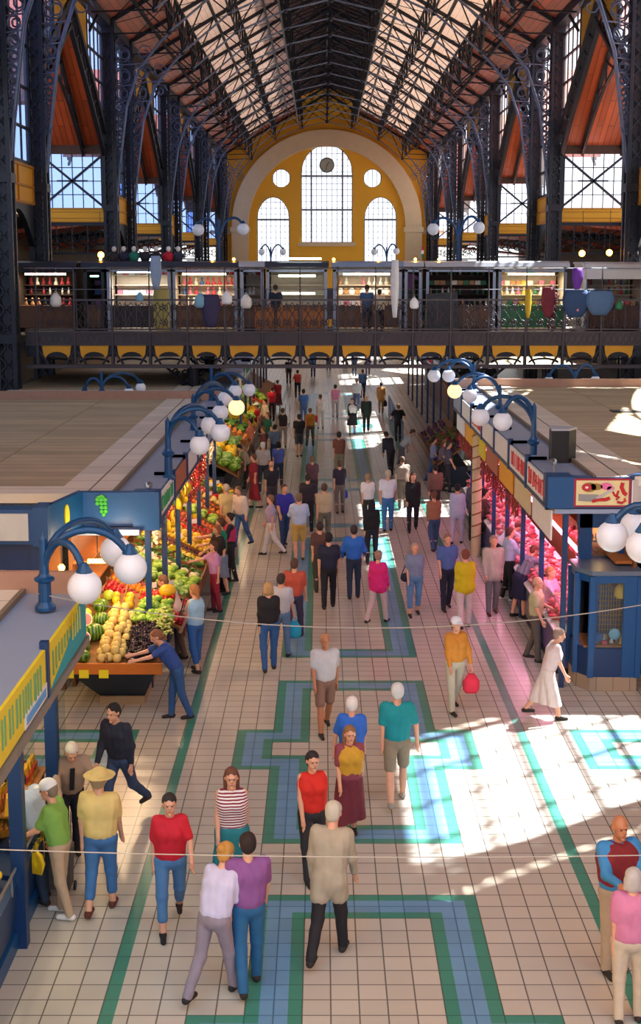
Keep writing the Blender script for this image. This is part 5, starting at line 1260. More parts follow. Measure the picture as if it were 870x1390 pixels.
m.box(kc,kc+.09,ky0,ky0+.05,.7,2.1); m.box(kx1-.28,kx1,ky0-.02,ky0+.06,.26,2.1); q(m,'corner_post',blue)
m=MB(); m.box(kc,kx1,ky0+.02,ky0+.03,.78,1.98); m.add([(kc,ky0,.78),(kx0,ky0+.35,.78),(kx0,ky0+.35,1.98),(kc,ky0,1.98)],[(0,1,2,3)]); m.add([(kx0,ky0+.35,.78),(kx0,ky1,.78),(kx0,ky1,1.98),(kx0,ky0+.35,1.98)],[(0,1,2,3)]); q(m,'pane',cglass)
m=MB(); m.box(kx0+.1,kx1-.05,ky0+.1,ky1-.05,.78,.82); q(m,'display_shelf',wood)
m=MB()
for k in range(8): m.box(5.1+.05*k,5.12+.05*k,ky1-.12,ky1-.1,.85,1.75)
for k in range(10): m.box(5.08,5.5,ky1-.13,ky1-.11,.9+.09*k,.91+.09*k)
q(m,'wire_rack',mat('rack_gold','#9a7a3c',.4))
q(MB().box(kc+.1,kx1-.1,ky0+.25,ky0+.28,.98,1.0),'glass_shelf',cglass)
rg=random.Random(77)
for j in range(14):
    x_=4.85+.05*j; kk=rg.choice((0,3,11,1,6)); place_goods(rg.choice(('doll','box','bottle')),kk,(x_,ky0+.14+.3*rg.random(),.825),'kiosk trinkets','trinkets crowded on the floor of the glass kiosk',.45)
place_goods('plate',11,(5.22,ky0+.12,.93),None,'round white and blue plate standing in the glass kiosk',.8)
place_goods('box',2,(4.9,ky0+.12,.9),None,'small blue box in the left of the kiosk window',.8).rotation_euler=(0,0,.3)
place_goods('bag',3,(5.35,ky0+.3,1.95),None,'yellow bag hung in the top right of the kiosk',.9)
o=MB().lathe((5.8,YS-.32,0),[(.06,0),(.05,.1),(.05,1.0),(.001,1.05)],8).build('bollard_post',dblue)
tag(o,'dark blue post in front of the right hand end of the kiosk','post')
# black loudspeaker on the roof
t=empty('loudspeaker',(4.62,25.6,3.8)); tag(t,'black wedge loudspeaker standing on the right stall roof beside the blue lamp','loudspeaker')
m=MB(); m.hexa([(-.25,-.3,0),(.08,-.3,0),(.27,.0,0),(-.2,.3,0)],[(-.25,-.3,.62),(.08,-.3,.62),(.27,.0,.62),(-.2,.3,.62)]); m.build('cabinet',rubber,t)
m=MB(); m.hexa([(-.26,-.31,.62),(.08,-.31,.62),(.28,.0,.62),(-.21,.31,.62)],[(-.26,-.31,.66),(.08,-.31,.66),(.28,.0,.66),(-.21,.31,.66)]); m.build('pale_top',mat('speaker_top','#a8b0b8',.4),t)
m=MB(); m.box(-.22,.05,-.315,-.3,.05,.58); m.build('grille',mat('speaker_grille','#22262a',.7,0,.4,60,bump=.5),t)
t=empty('spot_lamp',(4.25,24.3,3.86)); tag(t,'small chrome spotlight on the corner box of the right row','lamp')
MB().lathe((0,0,.1),[(.03,-.08),(.07,.06),(.07,.1)],10,'y').build('head',steel,t); MB().tube([(0,0,-.06),(0,0,.1)],.015,5).build('stem',steel,t)
t=empty('spot_lamp',(-3.1,23.6,3.5)); tag(t,'small chrome spotlight on the corner box of the left row','lamp')
MB().lathe((0,0,.14),[(.03,-.08),(.07,.06),(.07,.1)],10,'y').build('head',steel,t); MB().tube([(0,0,0),(0,0,.14)],.015,5).build('stem',steel,t)
# meat cases
pinkl=emat('pink_tube','#ffb0d8',5)
casem=mat('case_steel','#8a8f9a',.35,.5)
for k in range(7):
    y0=YS+.8+k*MOD if k==0 else YS+k*MOD+.05; y1=YS+(k+1)*MOD-.05
    t=empty('meat_case',(4.7,(y0+y1)/2,0)); tag(t,['corner','second','third','fourth','fifth','sixth','last'][k]+' glass meat case from the kiosk along the right row','display case'); yc=(y0+y1)/2
    q=lambda m,n,mt: m.xform(Matrix.Translation((-4.7,-yc,0))).build(n,mt,t)
    q(MB().box(4.38,5.2,y0,y1,.1,.78),'case_body',casem if k%2 else mat('case_violet','#5a4a80',.4)); q(MB().box(4.36,5.15,y0,y1,0,.1),'plinth',rubber)
    q(MB().hexa([(4.32,y0+.03,.78),(5.18,y0+.03,.78),(5.18,y1-.03,.78),(4.32,y1-.03,.78)],[(4.32,y0+.03,.82),(5.18,y0+.03,1.28),(5.18,y1-.03,1.28),(4.32,y1-.03,.82)]),'sloping_tray',white)
    q(MB().add([(4.3,y0,.78),(4.3,y1,.78),(4.42,y1,1.3),(4.42,y0,1.3)],[(0,1,2,3)]),'curved_glass',cglass)
    m=MB(); m.tube([(4.42,y0,1.3),(4.42,y1,1.3)],.015,5); q(m,'rail',steel)
    m=MB(); m.tube([(4.75,y0+.1,2.3),(4.75,y1-.1,2.3)],.04,6); q(m,'pink_tube_lamp',pinkl)
    alight('meat light',(4.75,yc,2.25),(0,0,0),34 if k<4 else 22,(1,.34,.55),.15,y1-y0-.3)
    zf=lambda x,y:.82+(x-4.32)/.86*.46
    pile('meat',(4.36,5.16),(y0+.05,y1-.05),zf,.2 if k<2 else .27,'cuts of pink meat heaped in the butcher cases of the right row','meat cuts',rg,lift=.06,layers=2 if k<2 else 1)
    pile('meat2',(4.4,5.1),(y0+.1,y1-.1),zf,.3,'long pale pink joints lying on the other cuts','long meat joints',rg,lift=.16)
    for j in range(9):
        if k in (0,1): put('meat',(5.3,y0+.15+j*(y1-y0-.2)/9,2.0-.35*(j%2)),rg.random()*6,'joints of meat hung at the back of the butcher stalls','hung joints',1.2,rx=1.2)
        else: put('sausage' if k!=3 else 'paprika',(4.15+.12*(j%2),y0+.15+j*(y1-y0-.2)/9,2.9),rg.random()*6,'strings of red sausage and paprika hung along the right row','hung strings on the right row',1.2)
# pale rope wound pole
pts=[(4.05+.14*math.cos(a*2*PI/10),34.6+.14*math.sin(a*2*PI/10),.3+a*.3*.1) for a in range(100)]
t=empty('wound_pole',(4.05,34.6,0)); MB().lathe((0,0,0),[(.13,0),(.13,3.2)],14).build('pole',mat('pole_cream','#cdbd98',.7),t); MB().tube([(p[0]-4.05,p[1]-34.6,p[2]) for p in pts],.018,4).build('rope',mat('rope_brown','#8a5a3a',.8),t)
tag(t,'thick cream pole wound with brown cord on the right row','pole')
# ---- rows beyond the bridge ----
for k in range(8):
    stall_unit(1,-3.1,54+k*3.6,54+(k+1)*3.6,3.05,3.5,'gwbg'[k%4],['first','second','third','fourth','fifth','sixth','seventh','eighth'][k]+' left stall beyond the bridge',60+k)
    stall_unit(-1,4.8,54+k*3.6,54+(k+1)*3.6,3.2,3.6,'wrbw'[k%4],['first','second','third','fourth','fifth','sixth','seventh','eighth'][k]+' right stall beyond the bridge',80+k)
strip_roof(-3.15,-10.3,43.2,83,3.45,'left stall roof running on beneath and beyond the bridge')
strip_roof(4.85,XR-.4,53.5,83,3.6,'right stall roof beyond the bridge')
for k in range(5): display(43.2+k*7,43.2+(k+1)*7-.1,['nearest','second','third','fourth','farthest'][k]+' produce counter on the left beyond the bridge',1,-4.2,-2.75)
zd2=lambda x,y:.78+(-2.75-x)/1.45*.75
y=43.4
for i,(k,st) in enumerate((('lettuce',.34),('yellow_melon',.36),('cabbage',.36),('orange',.2),('herbs',.36),('bananas',.34),('lettuce',.38),('yellow_melon',.4),('cabbage',.4),('tomato',.24),('lettuce',.42))):
    pile(k,(-4.1,-2.78),(y,y+2.2),zd2,st,'%s on the far left counters beyond the bridge'%{'lettuce':'lettuces','yellow_melon':'yellow melons','cabbage':'cabbages','orange':'oranges','herbs':'herbs','bananas':'bananas','tomato':'tomatoes'}[k],'far left %s'%k.replace('_',' '),rg,lift=.1,sc=(1.2,1.6)); y+=2.25
for yy in (46,52,58,65): plight('stall light',(-3.4,yy,2.8),90,(1,.75,.45),.12)
# right: purple goods and blue stair railing below the bridge
display(45.5,54,'purple produce counter on the right below the bridge',-1,5.0,3.9)
pile('plum',(3.95,4.95),(45.6,53.8),lambda x,y:.78+(x-3.9)/1.1*.75,.22,'dark plums on the right counter below the bridge','plums below the bridge',rg,lift=.04,sc=(1.6,2))
pile('radish',(3.95,4.95),(46.6,50),lambda x,y:.82+(x-3.9)/1.1*.75,.22,'pink radish bunches on the right counter below the bridge','radishes below the bridge',rg,lift=.1,sc=(1.4,1.8))
t=empty('stair_railing',(3.4,62,0)); tag(t,'blue stair railing with slanting bars at the far right of the aisle','railing')
m=MB(); m.tube([(0,-6,1.0),(0,6,1.0)],.04,6); m.tube([(0,-6,.1),(0,6,.1)],.03,6); m.build('rails',lblue,t)
for k in range(12): o=MB().tube([(0,0,0),(0,0,1.0)],.025,5).build('baluster',lblue,t); o.location=(0,-6+k*1.09,0)
# =================== PEOPLE ===================
def snets(F,org,h):
    nx,ny,nz=F.shape; S=F<0
    C=np.zeros((nx-1,ny-1,nz-1),np.int8)
    for i in (0,1):
        for j in (0,1):
            for k in (0,1): C+=S[i:nx-1+i,j:ny-1+j,k:nz-1+k]
    act=(C>0)&(C<8); idx=np.argwhere(act)
    if len(idx)==0: return np.zeros((0,3)),[]
    acc=np.zeros((len(idx),3)); cnt=np.zeros(len(idx))
    I,J,K=idx[:,0],idx[:,1],idx[:,2]
    cor=[(i,j,k) for i in (0,1) for j in (0,1) for k in (0,1)]
    for a in cor:
        for ax in range(3):
            if a[ax]: continue
            b=list(a); b[ax]=1
            fa=F[I+a[0],J+a[1],K+a[2]]; fb=F[I+b[0],J+b[1],K+b[2]]; m=(fa<0)!=(fb<0)
            t=np.where(m,fa/np.where(m,fa-fb,1),0); p=np.tile(np.array(a,float),(len(idx),1)); p[:,ax]=t
            acc+=p*m[:,None]; cnt+=m
    V=(acc/cnt[:,None]+idx)*h+org
    M=-np.ones(act.shape,np.int64); M[act]=np.arange(len(idx))
    faces=[]
    for ax in range(3):
        o1,o2=[(1,2),(2,0),(0,1)][ax]
        sl=[slice(1,-1)]*3; sl[ax]=slice(0,-1); a=S[tuple(sl)]; sl2=list(sl); sl2[ax]=slice(1,None); b=S[tuple(sl2)]
        e=np.argwhere(a!=b); 
        if len(e)==0: continue
        sg=a[e[:,0],e[:,1],e[:,2]]; off=np.ones(3,int); off[ax]=0; e=e+off
        def at(d1,d2):
            q=e.copy(); q[:,o1]-=d1; q[:,o2]-=d2; return M[q[:,0],q[:,1],q[:,2]]
        q=np.stack([at(0,0),at(1,0),at(1,1),at(0,1)],1); q[~sg]=q[~sg][:,::-1]
        faces.append(q)
    return V,np.concatenate(faces)
class SDF:
    def __init__(s,h,k=.03): s.p=[]; s.h=h; s.k=k; s.cuts=[]
    def cap(s,a,b,ra,rb=None,sc=None): s.p.append(('c',np.array(a,float),np.array(b,float),ra,ra if rb is None else rb)); return s
    def ell(s,c,r,R=None): s.p.append(('e',np.array(c,float),np.array(r,float),R)); return s
    def cut(s,pt,n): s.cuts.append((np.array(pt,float),np.array(n,float))); return s   # remove side n points to
    def mesh(s,noise=0,seed=0):
        lo=np.full(3,1e9); hi=-lo
        for p in s.p:
            if p[0]=='c': r=max(p[3],p[4]); l=np.minimum(p[1],p[2])-r; u=np.maximum(p[1],p[2])+r
            else: r=p[2].max(); l=p[1]-r; u=p[1]+r
            lo=np.minimum(lo,l); hi=np.maximum(hi,u)
        h=s.h; lo-=3*h+noise; hi+=3*h+noise; n=np.ceil((hi-lo)/h).astype(int)+1
        F=np.full(n,.2,np.float32); mg=s.k+2.5*h+.02
        for p in s.p:
            if p[0]=='c': r=max(p[3],p[4]); l=np.minimum(p[1],p[2])-r-mg; u=np.maximum(p[1],p[2])+r+mg
            else: r=p[2].max(); l=p[1]-r-mg; u=p[1]+r+mg
            i0=np.maximum(0,((l-lo)/h).astype(int)); i1=np.minimum(n,((u-lo)/h).astype(int)+2)
            X_=(lo[0]+h*np.arange(i0[0],i1[0]))[:,None,None]; Y_=(lo[1]+h*np.arange(i0[1],i1[1]))[None,:,None]; Z_=(lo[2]+h*np.arange(i0[2],i1[2]))[None,None,:]
            if p[0]=='c':
                a,b,ra,rb=p[1:]; d=b-a; L=max(1e-9,(d*d).sum()); t=np.clip(((X_-a[0])*d[0]+(Y_-a[1])*d[1]+(Z_-a[2])*d[2])/L,0,1)
                D=np.sqrt((X_-a[0]-t*d[0])**2+(Y_-a[1]-t*d[1])**2+(Z_-a[2]-t*d[2])**2)-(ra+(rb-ra)*t)
            else:
                c,r,R=p[1:]; x,y,z=X_-c[0],Y_-c[1],Z_-c[2]
                if R is not None: x,y,z=(R[0][0]*x+R[0][1]*y+R[0][2]*z, R[1][0]*x+R[1][1]*y+R[1][2]*z, R[2][0]*x+R[2][1]*y+R[2][2]*z)
                k0=np.sqrt((x/r[0])**2+(y/r[1])**2+(z/r[2])**2); k1=np.sqrt((x/r[0]**2)**2+(y/r[1]**2)**2+(z/r[2]**2)**2)+1e-6; D=k0*(k0-1)/k1
            G=F[i0[0]:i1[0],i0[1]:i1[1],i0[2]:i1[2]]; D=D.astype(np.float32); k=s.k
            hh=np.clip(k-np.abs(G-D),0,None)/k; G[...]=np.minimum(G,D)-hh*hh*k*.25
        if noise or s.cuts:
            X_=(lo[0]+h*np.arange(n[0]))[:,None,None]; Y_=(lo[1]+h*np.arange(n[1]))[None,:,None]; Z_=(lo[2]+h*np.arange(n[2]))[None,None,:]
            if noise: F+=(noise*np.sin(X_*31+Z_*9+seed)*np.sin(Y_*27-Z_*13+seed*2)*.6+noise*.6*np.sin((X_+Y_)*60+seed+Z_*7)).astype(np.float32)
            for pt,nn in s.cuts: F=np.maximum(F,((X_-pt[0])*nn[0]+(Y_-pt[1])*nn[1]+(Z_-pt[2])*nn[2]).astype(np.float32))
        F[0]=F[-1]=.2; F[:,0]=F[:,-1]=.2; F[:,:,0]=F[:,:,-1]=.2
        return snets(F,lo,h)
def mk(name,VF,m,parent):
    V,Fc=VF
    if len(V)==0: return None
    me=bpy.data.meshes.new(name); me.vertices.add(len(V)); me.vertices.foreach_set('co',V.astype(np.float32).ravel())
    me.loops.add(len(Fc)*4); me.loops.foreach_set('vertex_index',Fc.astype(np.int32).ravel()); me.polygons.add(len(Fc))
    me.polygons.foreach_set('loop_start',np.arange(0,len(Fc)*4,4,dtype=np.int32)); me.polygons.foreach_set('use_smooth',np.ones(len(Fc),bool))
    me.update(calc_edges=True); me.validate(); me.materials.append(m); o=bpy.data.objects.new(name,me); COL.objects.link(o); o.parent=parent; return o
SK=[mat('skin_light','#d8a184',.5,0,.06,8),mat('skin_tan','#b87a58',.5,0,.06,8),mat('skin_pale','#e2b49c',.5,0,.06,8)]
def V3(*a): return np.array(a,float)
def rotx(v,a,c): 
    y,z=v[1]-c[1],v[2]-c[2]; return V3(v[0],c[1]+y*math.cos(a)-z*math.sin(a),c[2]+y*math.sin(a)+z*math.cos(a))
clothc={}
def cm(c,stripe=False):
    k='cloth_'+c.strip('#')+('_stripe' if stripe else '')
    if k in MATS: return MATS[k]
    m=mat(k,c,.8,0,.16,9,bump=.15)
    if stripe:
        nt=m.node_tree; b=nt.nodes['Principled BSDF']; tc=nt.nodes.new('ShaderNodeTexCoord'); w_=nt.nodes.new('ShaderNodeTexWave'); w_.bands_direction='Z'; w_.inputs['Scale'].default_value=9
        nt.links.new(tc.outputs['Object'],w_.inputs[0]); r=nt.nodes.new('ShaderNodeValToRGB'); r.color_ramp.interpolation='CONSTANT'; r.color_ramp.elements[0].color=lin(c); r.color_ramp.elements[1].color=lin('#e8e6e2'); r.color_ramp.elements[1].position=.5
        nt.links.new(w_.outputs['Fac'],r.inputs[0]); nt.links.new(r.outputs[0],b.inputs['Base Color'])
    return m
PEO=[]
def person(xy,rot,label,top='#888888',bot='#30405c',legs='trousers',sleeve='short',hair='#3a2a20',hs='short',h=1.7,sex='m',lean=0,stride=.3,
           armL=(.2,.1,.25),armR=(-.2,.1,.25),shoe='#2a2422',skin=0,hat=None,stripe=False,fat=1.0,coat=0,vest=None,z=0.0,head=0.0,group=None,tie=None):
    """facing local -Y. arm=(swing forward, out, elbow bend)"""
    sc=h/1.75; dist=math.hypot(xy[0],xy[1]); near=dist<19.5; mid=dist<30
    vx=(.0085 if near else .014 if mid else .02)/sc
    P=empty('person',(xy[0],xy[1],z),rot); P.scale=(sc,)*3; tag(P,label,'person',group)
    f=sex=='f'; sw=.15 if f else .178; hw=.1 if f else .088
    pel=V3(0,0,.93); pb=V3(0,0,1.0)
    st=stride; 
    def leg(s,a):
        hip=V3(s*hw,0,.92); th=.42; sh=.43
        ka=a*.9; kn=hip+V3(s*.01,-math.sin(ka)*th,-math.cos(ka)*th); bend=max(0,-a)*1.1+.06
        an=kn+V3(0,-math.sin(ka-bend)*sh,-math.cos(ka-bend)*sh); return hip,kn,an
    lg=[leg(-1,st),leg(1,-st)]
    zmin=min(l[2][2] for l in lg); drop=zmin-.075
    lg=[tuple(p-V3(0,0,drop) for p in l) for l in lg]; pel=pel-V3(0,0,drop); base=pel.copy()
    up=lambda x,y,zz: rotx(V3(x,y,zz-drop),lean,base)     # lean forward (towards -Y)
    waist=up(0,0,1.08); chest=up(0,0,1.3); nb=up(0,.01,1.47)
    shd=[up(-sw,0,1.415),up(sw,0,1.415)]
    hd=rotx(up(0,-.025,1.62),head,nb)
    def R(v): return rotx(v,lean*.8,V3(0,0,0))
    arms=[]
    for s,sh_,(a,o,e) in ((-1,shd[0],armL),(1,shd[1],armR)):
        d=V3(s*math.sin(o),-math.sin(a)*math.cos(o),-math.cos(a)*math.cos(o)); el=sh_+d*.28
        a2=a+e; d2=V3(s*math.sin(o)*.3-s*.12*min(1,e),-math.sin(a2),-math.cos(a2)); d2/=np.linalg.norm(d2); wr=el+d2*.25
        arms.append((sh_,el,wr,d2,s))
    B=SDF(vx,.035)
    # trunk
    B.ell(pel+V3(0,.0,0),(.165*fat if f else .155*fat,.115*fat,.13)); B.cap(waist-V3(.05,0,0),waist+V3(.05,0,0),.1*fat); 
    B.cap(chest-V3(sw*.42,0,0),chest+V3(sw*.42,0,0),.118*fat); B.cap(up(-sw*.7,0,1.4),up(sw*.7,0,1.4),.065)
    if f: B.ell(up(-.075,-.1,1.27),(.065,.06,.065)).ell(up(.075,-.1,1.27),(.065,.06,.065))
    B.cap(nb-V3(0,0,.03),hd-V3(0,-.015,.05),.058,.052)
    for (hp,kn,an) in lg:
        B.cap(hp,kn,.085,.056).cap(kn,kn*.55+an*.45,.054,.055).cap(kn*.55+an*.45,an,.055,.038)
        B.cap(an+V3(0,.03,-.035),an+V3(0,-.14,-.05),.034,.026)
    for (sh_,el,wr,d2,s) in arms:
        B.cap(sh_,el,.05,.038).cap(el,wr,.039,.026)
        # palm, thumb and four fingers, slightly curled
        side_=np.cross(d2,V3(0,0,1)); 
        if np.linalg.norm(side_)<.3: side_=V3(0,-1,0)
        side_/=np.linalg.norm(side_); fw=V3(0,-1,0); fw=fw-d2*fw.dot(d2); fw/=np.linalg.norm(fw)+1e-6
        nrm=np.cross(d2,fw); pm=wr+d2*.05
        B.cap(wr,pm+d2*.03,.026,.03)
        r=.0095 if near else .012
        if mid:
            for j,(o_,L) in enumerate(((-.027,.06),(-.009,.075),(.009,.07),(.027,.052))):
                a0=wr+d2*.085+fw*(-o_); a1=a0+d2*L*.55-s*nrm*(.012)*0+fw*.004; a2_=a1+d2*L*.45-nrm*s*.018
                B.cap(a0,a1,r,r).cap(a1,a2_,r,r*.85)
            B.cap(wr+d2*.03+fw*.022,wr+d2*.07+fw*.055,r*1.2,r).cap(wr+d2*.07+fw*.055,wr+d2*.1+fw*.058,r,r*.85)
        else: B.cap(pm,pm+d2*.09,.026,.016).cap(wr+d2*.03+fw*.02,wr+d2*.08+fw*.05,.013,.011)
    # head
    Rm=np.array([[1,0,0],[0,math.cos(-lean-head),-math.sin(-lean-head)],[0,math.sin(-lean-head),math.cos(-lean-head)]])
    hv=lambda x,y,zz: hd+Rm.T@V3(x,y,zz)
    B.ell(hd+Rm.T@V3(0,.01,.03),(.078,.095,.1),Rm).ell(hv(0,-.02,-.04),(.058,.07,.075),Rm)
    if mid: 
        B.k=.012; B.ell(hv(0,-.098,-.012),(.014,.022,.024)); B.ell(hv(-.078,.01,0),(.012,.022,.03)).ell(hv(.078,.01,0),(.012,.022,.03)); B.ell(hv(0,-.084,-.055),(.026,.012,.009)); B.ell(hv(0,-.07,-.1),(.025,.022,.02))
        B.cap(hv(-.035,-.086,.03),hv(.035,-.086,.03),.01)
    bod=mk('body',B.mesh(),SK[skin],P)
    if near:
        e=MB(); e.ball(tuple(hv(-.03,-.084,.008)),.008,8,6); e.ball(tuple(hv(.03,-.084,.008)),.008,8,6); e.build('eyes',mat('eye_dark','#221a16',.2),bod,smooth=True); e=MB(); e.ball(tuple(hv(0,-.094,-.056)),.018,10,6,(1,.35,.3)); e.build('mouth',mat('lips','#a85a50',.5),bod,smooth=True)
    # hair
    vh=vx*1.2
    if hs!='bald' or True:
        Hh=SDF(vh,.03); hc=cm(hair) 
        if hs in('short','long','bob','bun','tail'):
            Hh.ell(hd+Rm.T@V3(0,.022,.052),(.088,.1,.088),Rm).ell(hv(0,.055,.0),(.082,.065,.09),Rm)
            if hs=='bob': Hh.cap(hv(-.07,.03,0),hv(-.075,.04,-.09),.03).cap(hv(.07,.03,0),hv(.075,.04,-.09),.03).ell(hv(0,.06,-.05),(.085,.05,.08))
            if hs=='long': Hh.cap(hv(-.07,.03,0),hv(-.08,.03,-.17),.032,.02).cap(hv(.07,.03,0),hv(.08,.03,-.17),.032,.02).ell(hv(0,.075,-.1),(.1,.045,.16))
            if hs=='bun': Hh.ell(hv(0,.12,.06),(.045,.045,.045))
            if hs=='tail': Hh.cap(hv(0,.1,.04),hv(0,.13,-.14),.035,.018)
        elif hs=='bald': Hh.ell(hv(0,.06,-.005),(.08,.05,.055),Rm)
        # keep the face clear
        VF=Hh.mesh(.003,3)
        if len(VF[0]):
            V=VF[0]; L=(V-hd)@Rm.T; face=(L[:,1]<-.045)&(L[:,2]<.055); V[face]=(hd+(L*np.array([.9,.35,1.0]))[:,:]@Rm)[face]
            mk('hair',(V,VF[1]),hc,P)
    if hat:
        Ht=SDF(vh,.01); kind,hcol=hat
        Ht.ell(hd+Rm.T@V3(0,.01,.075),(.1,.112,.085),Rm)
        if kind=='brim': Ht.ell(hd+Rm.T@V3(0,0,.06),(.19,.2,.022),Rm)
        else: Ht.ell(hd+Rm.T@V3(0,-.1,.06),(.075,.09,.016),Rm)
        mk('hat',Ht.mesh(.002,1),cm(hcol),P)
    # top
    g=.014; U=SDF(vx*1.15,.045)
    U.ell(up(0,0,1.0),((.172 if f else .165)*fat+g*.6,.12*fat+g,.12)); U.cap(waist-V3(.055,0,0),waist+V3(.055,0,0),.116*fat+g); U.cap(up(-.06,-.01,1.18),up(.06,-.01,1.18),.122*fat+g)
    U.cap(chest-V3(sw*.45,0,0),chest+V3(sw*.45,0,0),.125*fat+g); U.cap(up(-sw*.75,0,1.4),up(sw*.75,0,1.4),.07+g*.6)
    if f: U.ell(up(-.07,-.1,1.27),(.075,.07,.075)).ell(up(.07,-.1,1.27),(.075,.07,.075))
    hem=up(0,0,.9-.0) 
    if coat: 
        for i,(hp,kn,an) in enumerate(lg): U.cap(hp,hp*(1-coat)+kn*coat,.115*fat,.105)
    nU=rotx(V3(0,0,-1),lean*.5,V3(0,0,0)); 
    if coat: U.ell(pel+V3(0,0,-.02),(.178*fat,.138*fat,.17))
    if not coat: U.cut(up(0,0,.9),nU)
    sl={'none':0,'short':.75,'long':2}[sleeve]
    for (sh_,el,wr,d2,s) in arms:
        if sl==0: continue
        if sl<1: U.cap(sh_,sh_+(el-sh_)*sl,.068,.06)
        else: U.cap(sh_,el,.066,.052).cap(el,wr-d2*.01,.053,.04)
    mk('coat' if coat else 'shirt',U.mesh(.004,len(PEO)),cm(top,stripe),P)
    if vest:
        W=SDF(vx*1.2,.04); W.cap(waist-V3(.055,0,0),waist+V3(.055,0,0),.122*fat+g); W.cap(chest-V3(sw*.45,0,0),chest+V3(sw*.45,0,0),.137*fat+g)
        W.cap(up(-sw*.6,0,1.39),up(sw*.6,0,1.39),.082); W.cap(up(-.06,-.01,1.18),up(.06,-.01,1.18),.132*fat+g)
        if f: W.ell(up(-.07,-.1,1.27),(.088,.085,.085)).ell(up(.07,-.1,1.27),(.088,.085,.085))
        W.cut(up(0,0,.98),nU); mk('vest',W.mesh(.003,1),cm(vest),P)
    if tie: 
        tm=MB(); a_=up(0,-.15,1.42); b_=up(0,-.165,1.08); tm.bar(tuple(a_),tuple(b_),.06,.015,up=(0,1,0)); tm.build('tie',cm(tie),P)
    # legs
    if legs!='none':
        L_=SDF(vx*1.15,.03 if legs!='skirt' else .12)
        L_.ell(pel+V3(0,0,0),(.17*fat+.006,.122*fat+.006,.13)); 
        for i,(hp,kn,an) in enumerate(lg):
            q={'trousers':1,'capri':.62,'shorts':-.15,'skirt':.12,'longskirt':.5}[legs]
            if legs in('skirt','longskirt'):
                e=kn*(1-q)+an*q; e=V3(e[0]*1.3,e[1]*.75,e[2]); L_.cap(hp,e,.1,.12 if legs=='skirt' else .13)
            elif q<=0: L_.cap(hp,hp*(-q)+kn*(1+q),.1*fat,.083)
            else:
                L_.cap(hp,kn,.098*fat,.07); e=kn*(1-q)+an*q; L_.cap(kn,e,.07,.062 if q<1 else .056)
        if legs in('skirt','longskirt'):
            e=[(l[1]*(1-q)+l[2]*q) for l in lg]; L_.cap((e[0]+e[1])/2*V3(1,.8,1),pel,.13,.12)
            L_.cut(V3(0,0,min(x[2] for x in e)-.0),V3(0,0,-1))
        mk('skirt' if 'skirt' in legs else ('shorts' if legs=='shorts' else 'trousers'),L_.mesh(.003,5),cm(bot),P)
    for i,(hp,kn,an) in enumerate(lg):
        S_=SDF(vx*1.1,.02); S_.cap(an+V3(0,.035,-.035),an+V3(0,-.145,-.048),.042,.033).ell(an+V3(0,0,-.02),(.045,.05,.04)); S_.cut(an+V3(0,0,-.075),V3(0,0,-1)); mk('shoe',S_.mesh(),cm(shoe),P)
    PEO.append((P,arms,sc)); 
    hands=[]
    cr,sr=math.cos(rot),math.sin(rot)
    for (sh_,el,wr,d2,s) in arms:
        p=(wr+d2*.1)*sc; hands.append((xy[0]+cr*p[0]-sr*p[1],xy[1]+sr*p[0]+cr*p[1],z+p[2]))
    return P,hands
def bag(p,c,label,kind='shopping',s=1.0,rot=0.0,z=None):
    """hangs from point p"""
    t=empty({'shopping':'shopping_bag','shoulder':'shoulder_bag','back':'backpack'}[kind],p,rot); tag(t,label,'bag')
    if kind=='shopping':
        h_=min(.42*s,p[2]-.05); m=MB(); m.lathe((0,0,-h_),[(.1*s,0),(.14*s,.06*s),(.14*s,h_*.5),(.06*s,h_*.78)],12); m.xform(Matrix.Diagonal((1,.6,1,1))); m.build('bag_body',cm(c),t,smooth=True)
        m=MB(); m.tube([(-.05*s,0,-h_*.24),(-.02,0,0),(.02,0,0),(.05*s,0,-h_*.24)],.008,5); m.build('handle',cm(c),t)
    else:
        m=MB(); m.ball((0,0,-.14*s),.13*s,14,10,(1.15,.5,1)) if kind=='shoulder' else m.ball((0,0,-.2*s),.19*s,14,10,(.85,.5,1.15)); m.build('bag_body',cm(c),t,smooth=True)
        m=MB(); 
        if kind=='shoulder': m.tube([(-.13*s,0,-.1*s),(-.05*s,0,.12*s),(.0,0,.3*s)],.012,5)
        else: m.tube([(-.1*s,-.05,-.02),(-.1*s,-.09,-.2*s),(-.08*s,-.06,-.34*s)],.016,5); 
        m.build('strap',cm('#2a2622'),t)
    return t
def at(px,py): return gp(px,py,0)
A=math.pi
TO,AW,LF,RT=0.0,A,-A/2,A/2   # toward the visitor, away, facing left (-X), facing right (+X)
stall=(1.1,.1,.3); carry=(.05,.12,.35); hang=(.05,.12,.15); up2=(.9,.1,1.1); hipp=(-.3,.5,1.5)
def PP(px,py,rot,label,**k):
    return person(at(px,py),rot,label,**k)
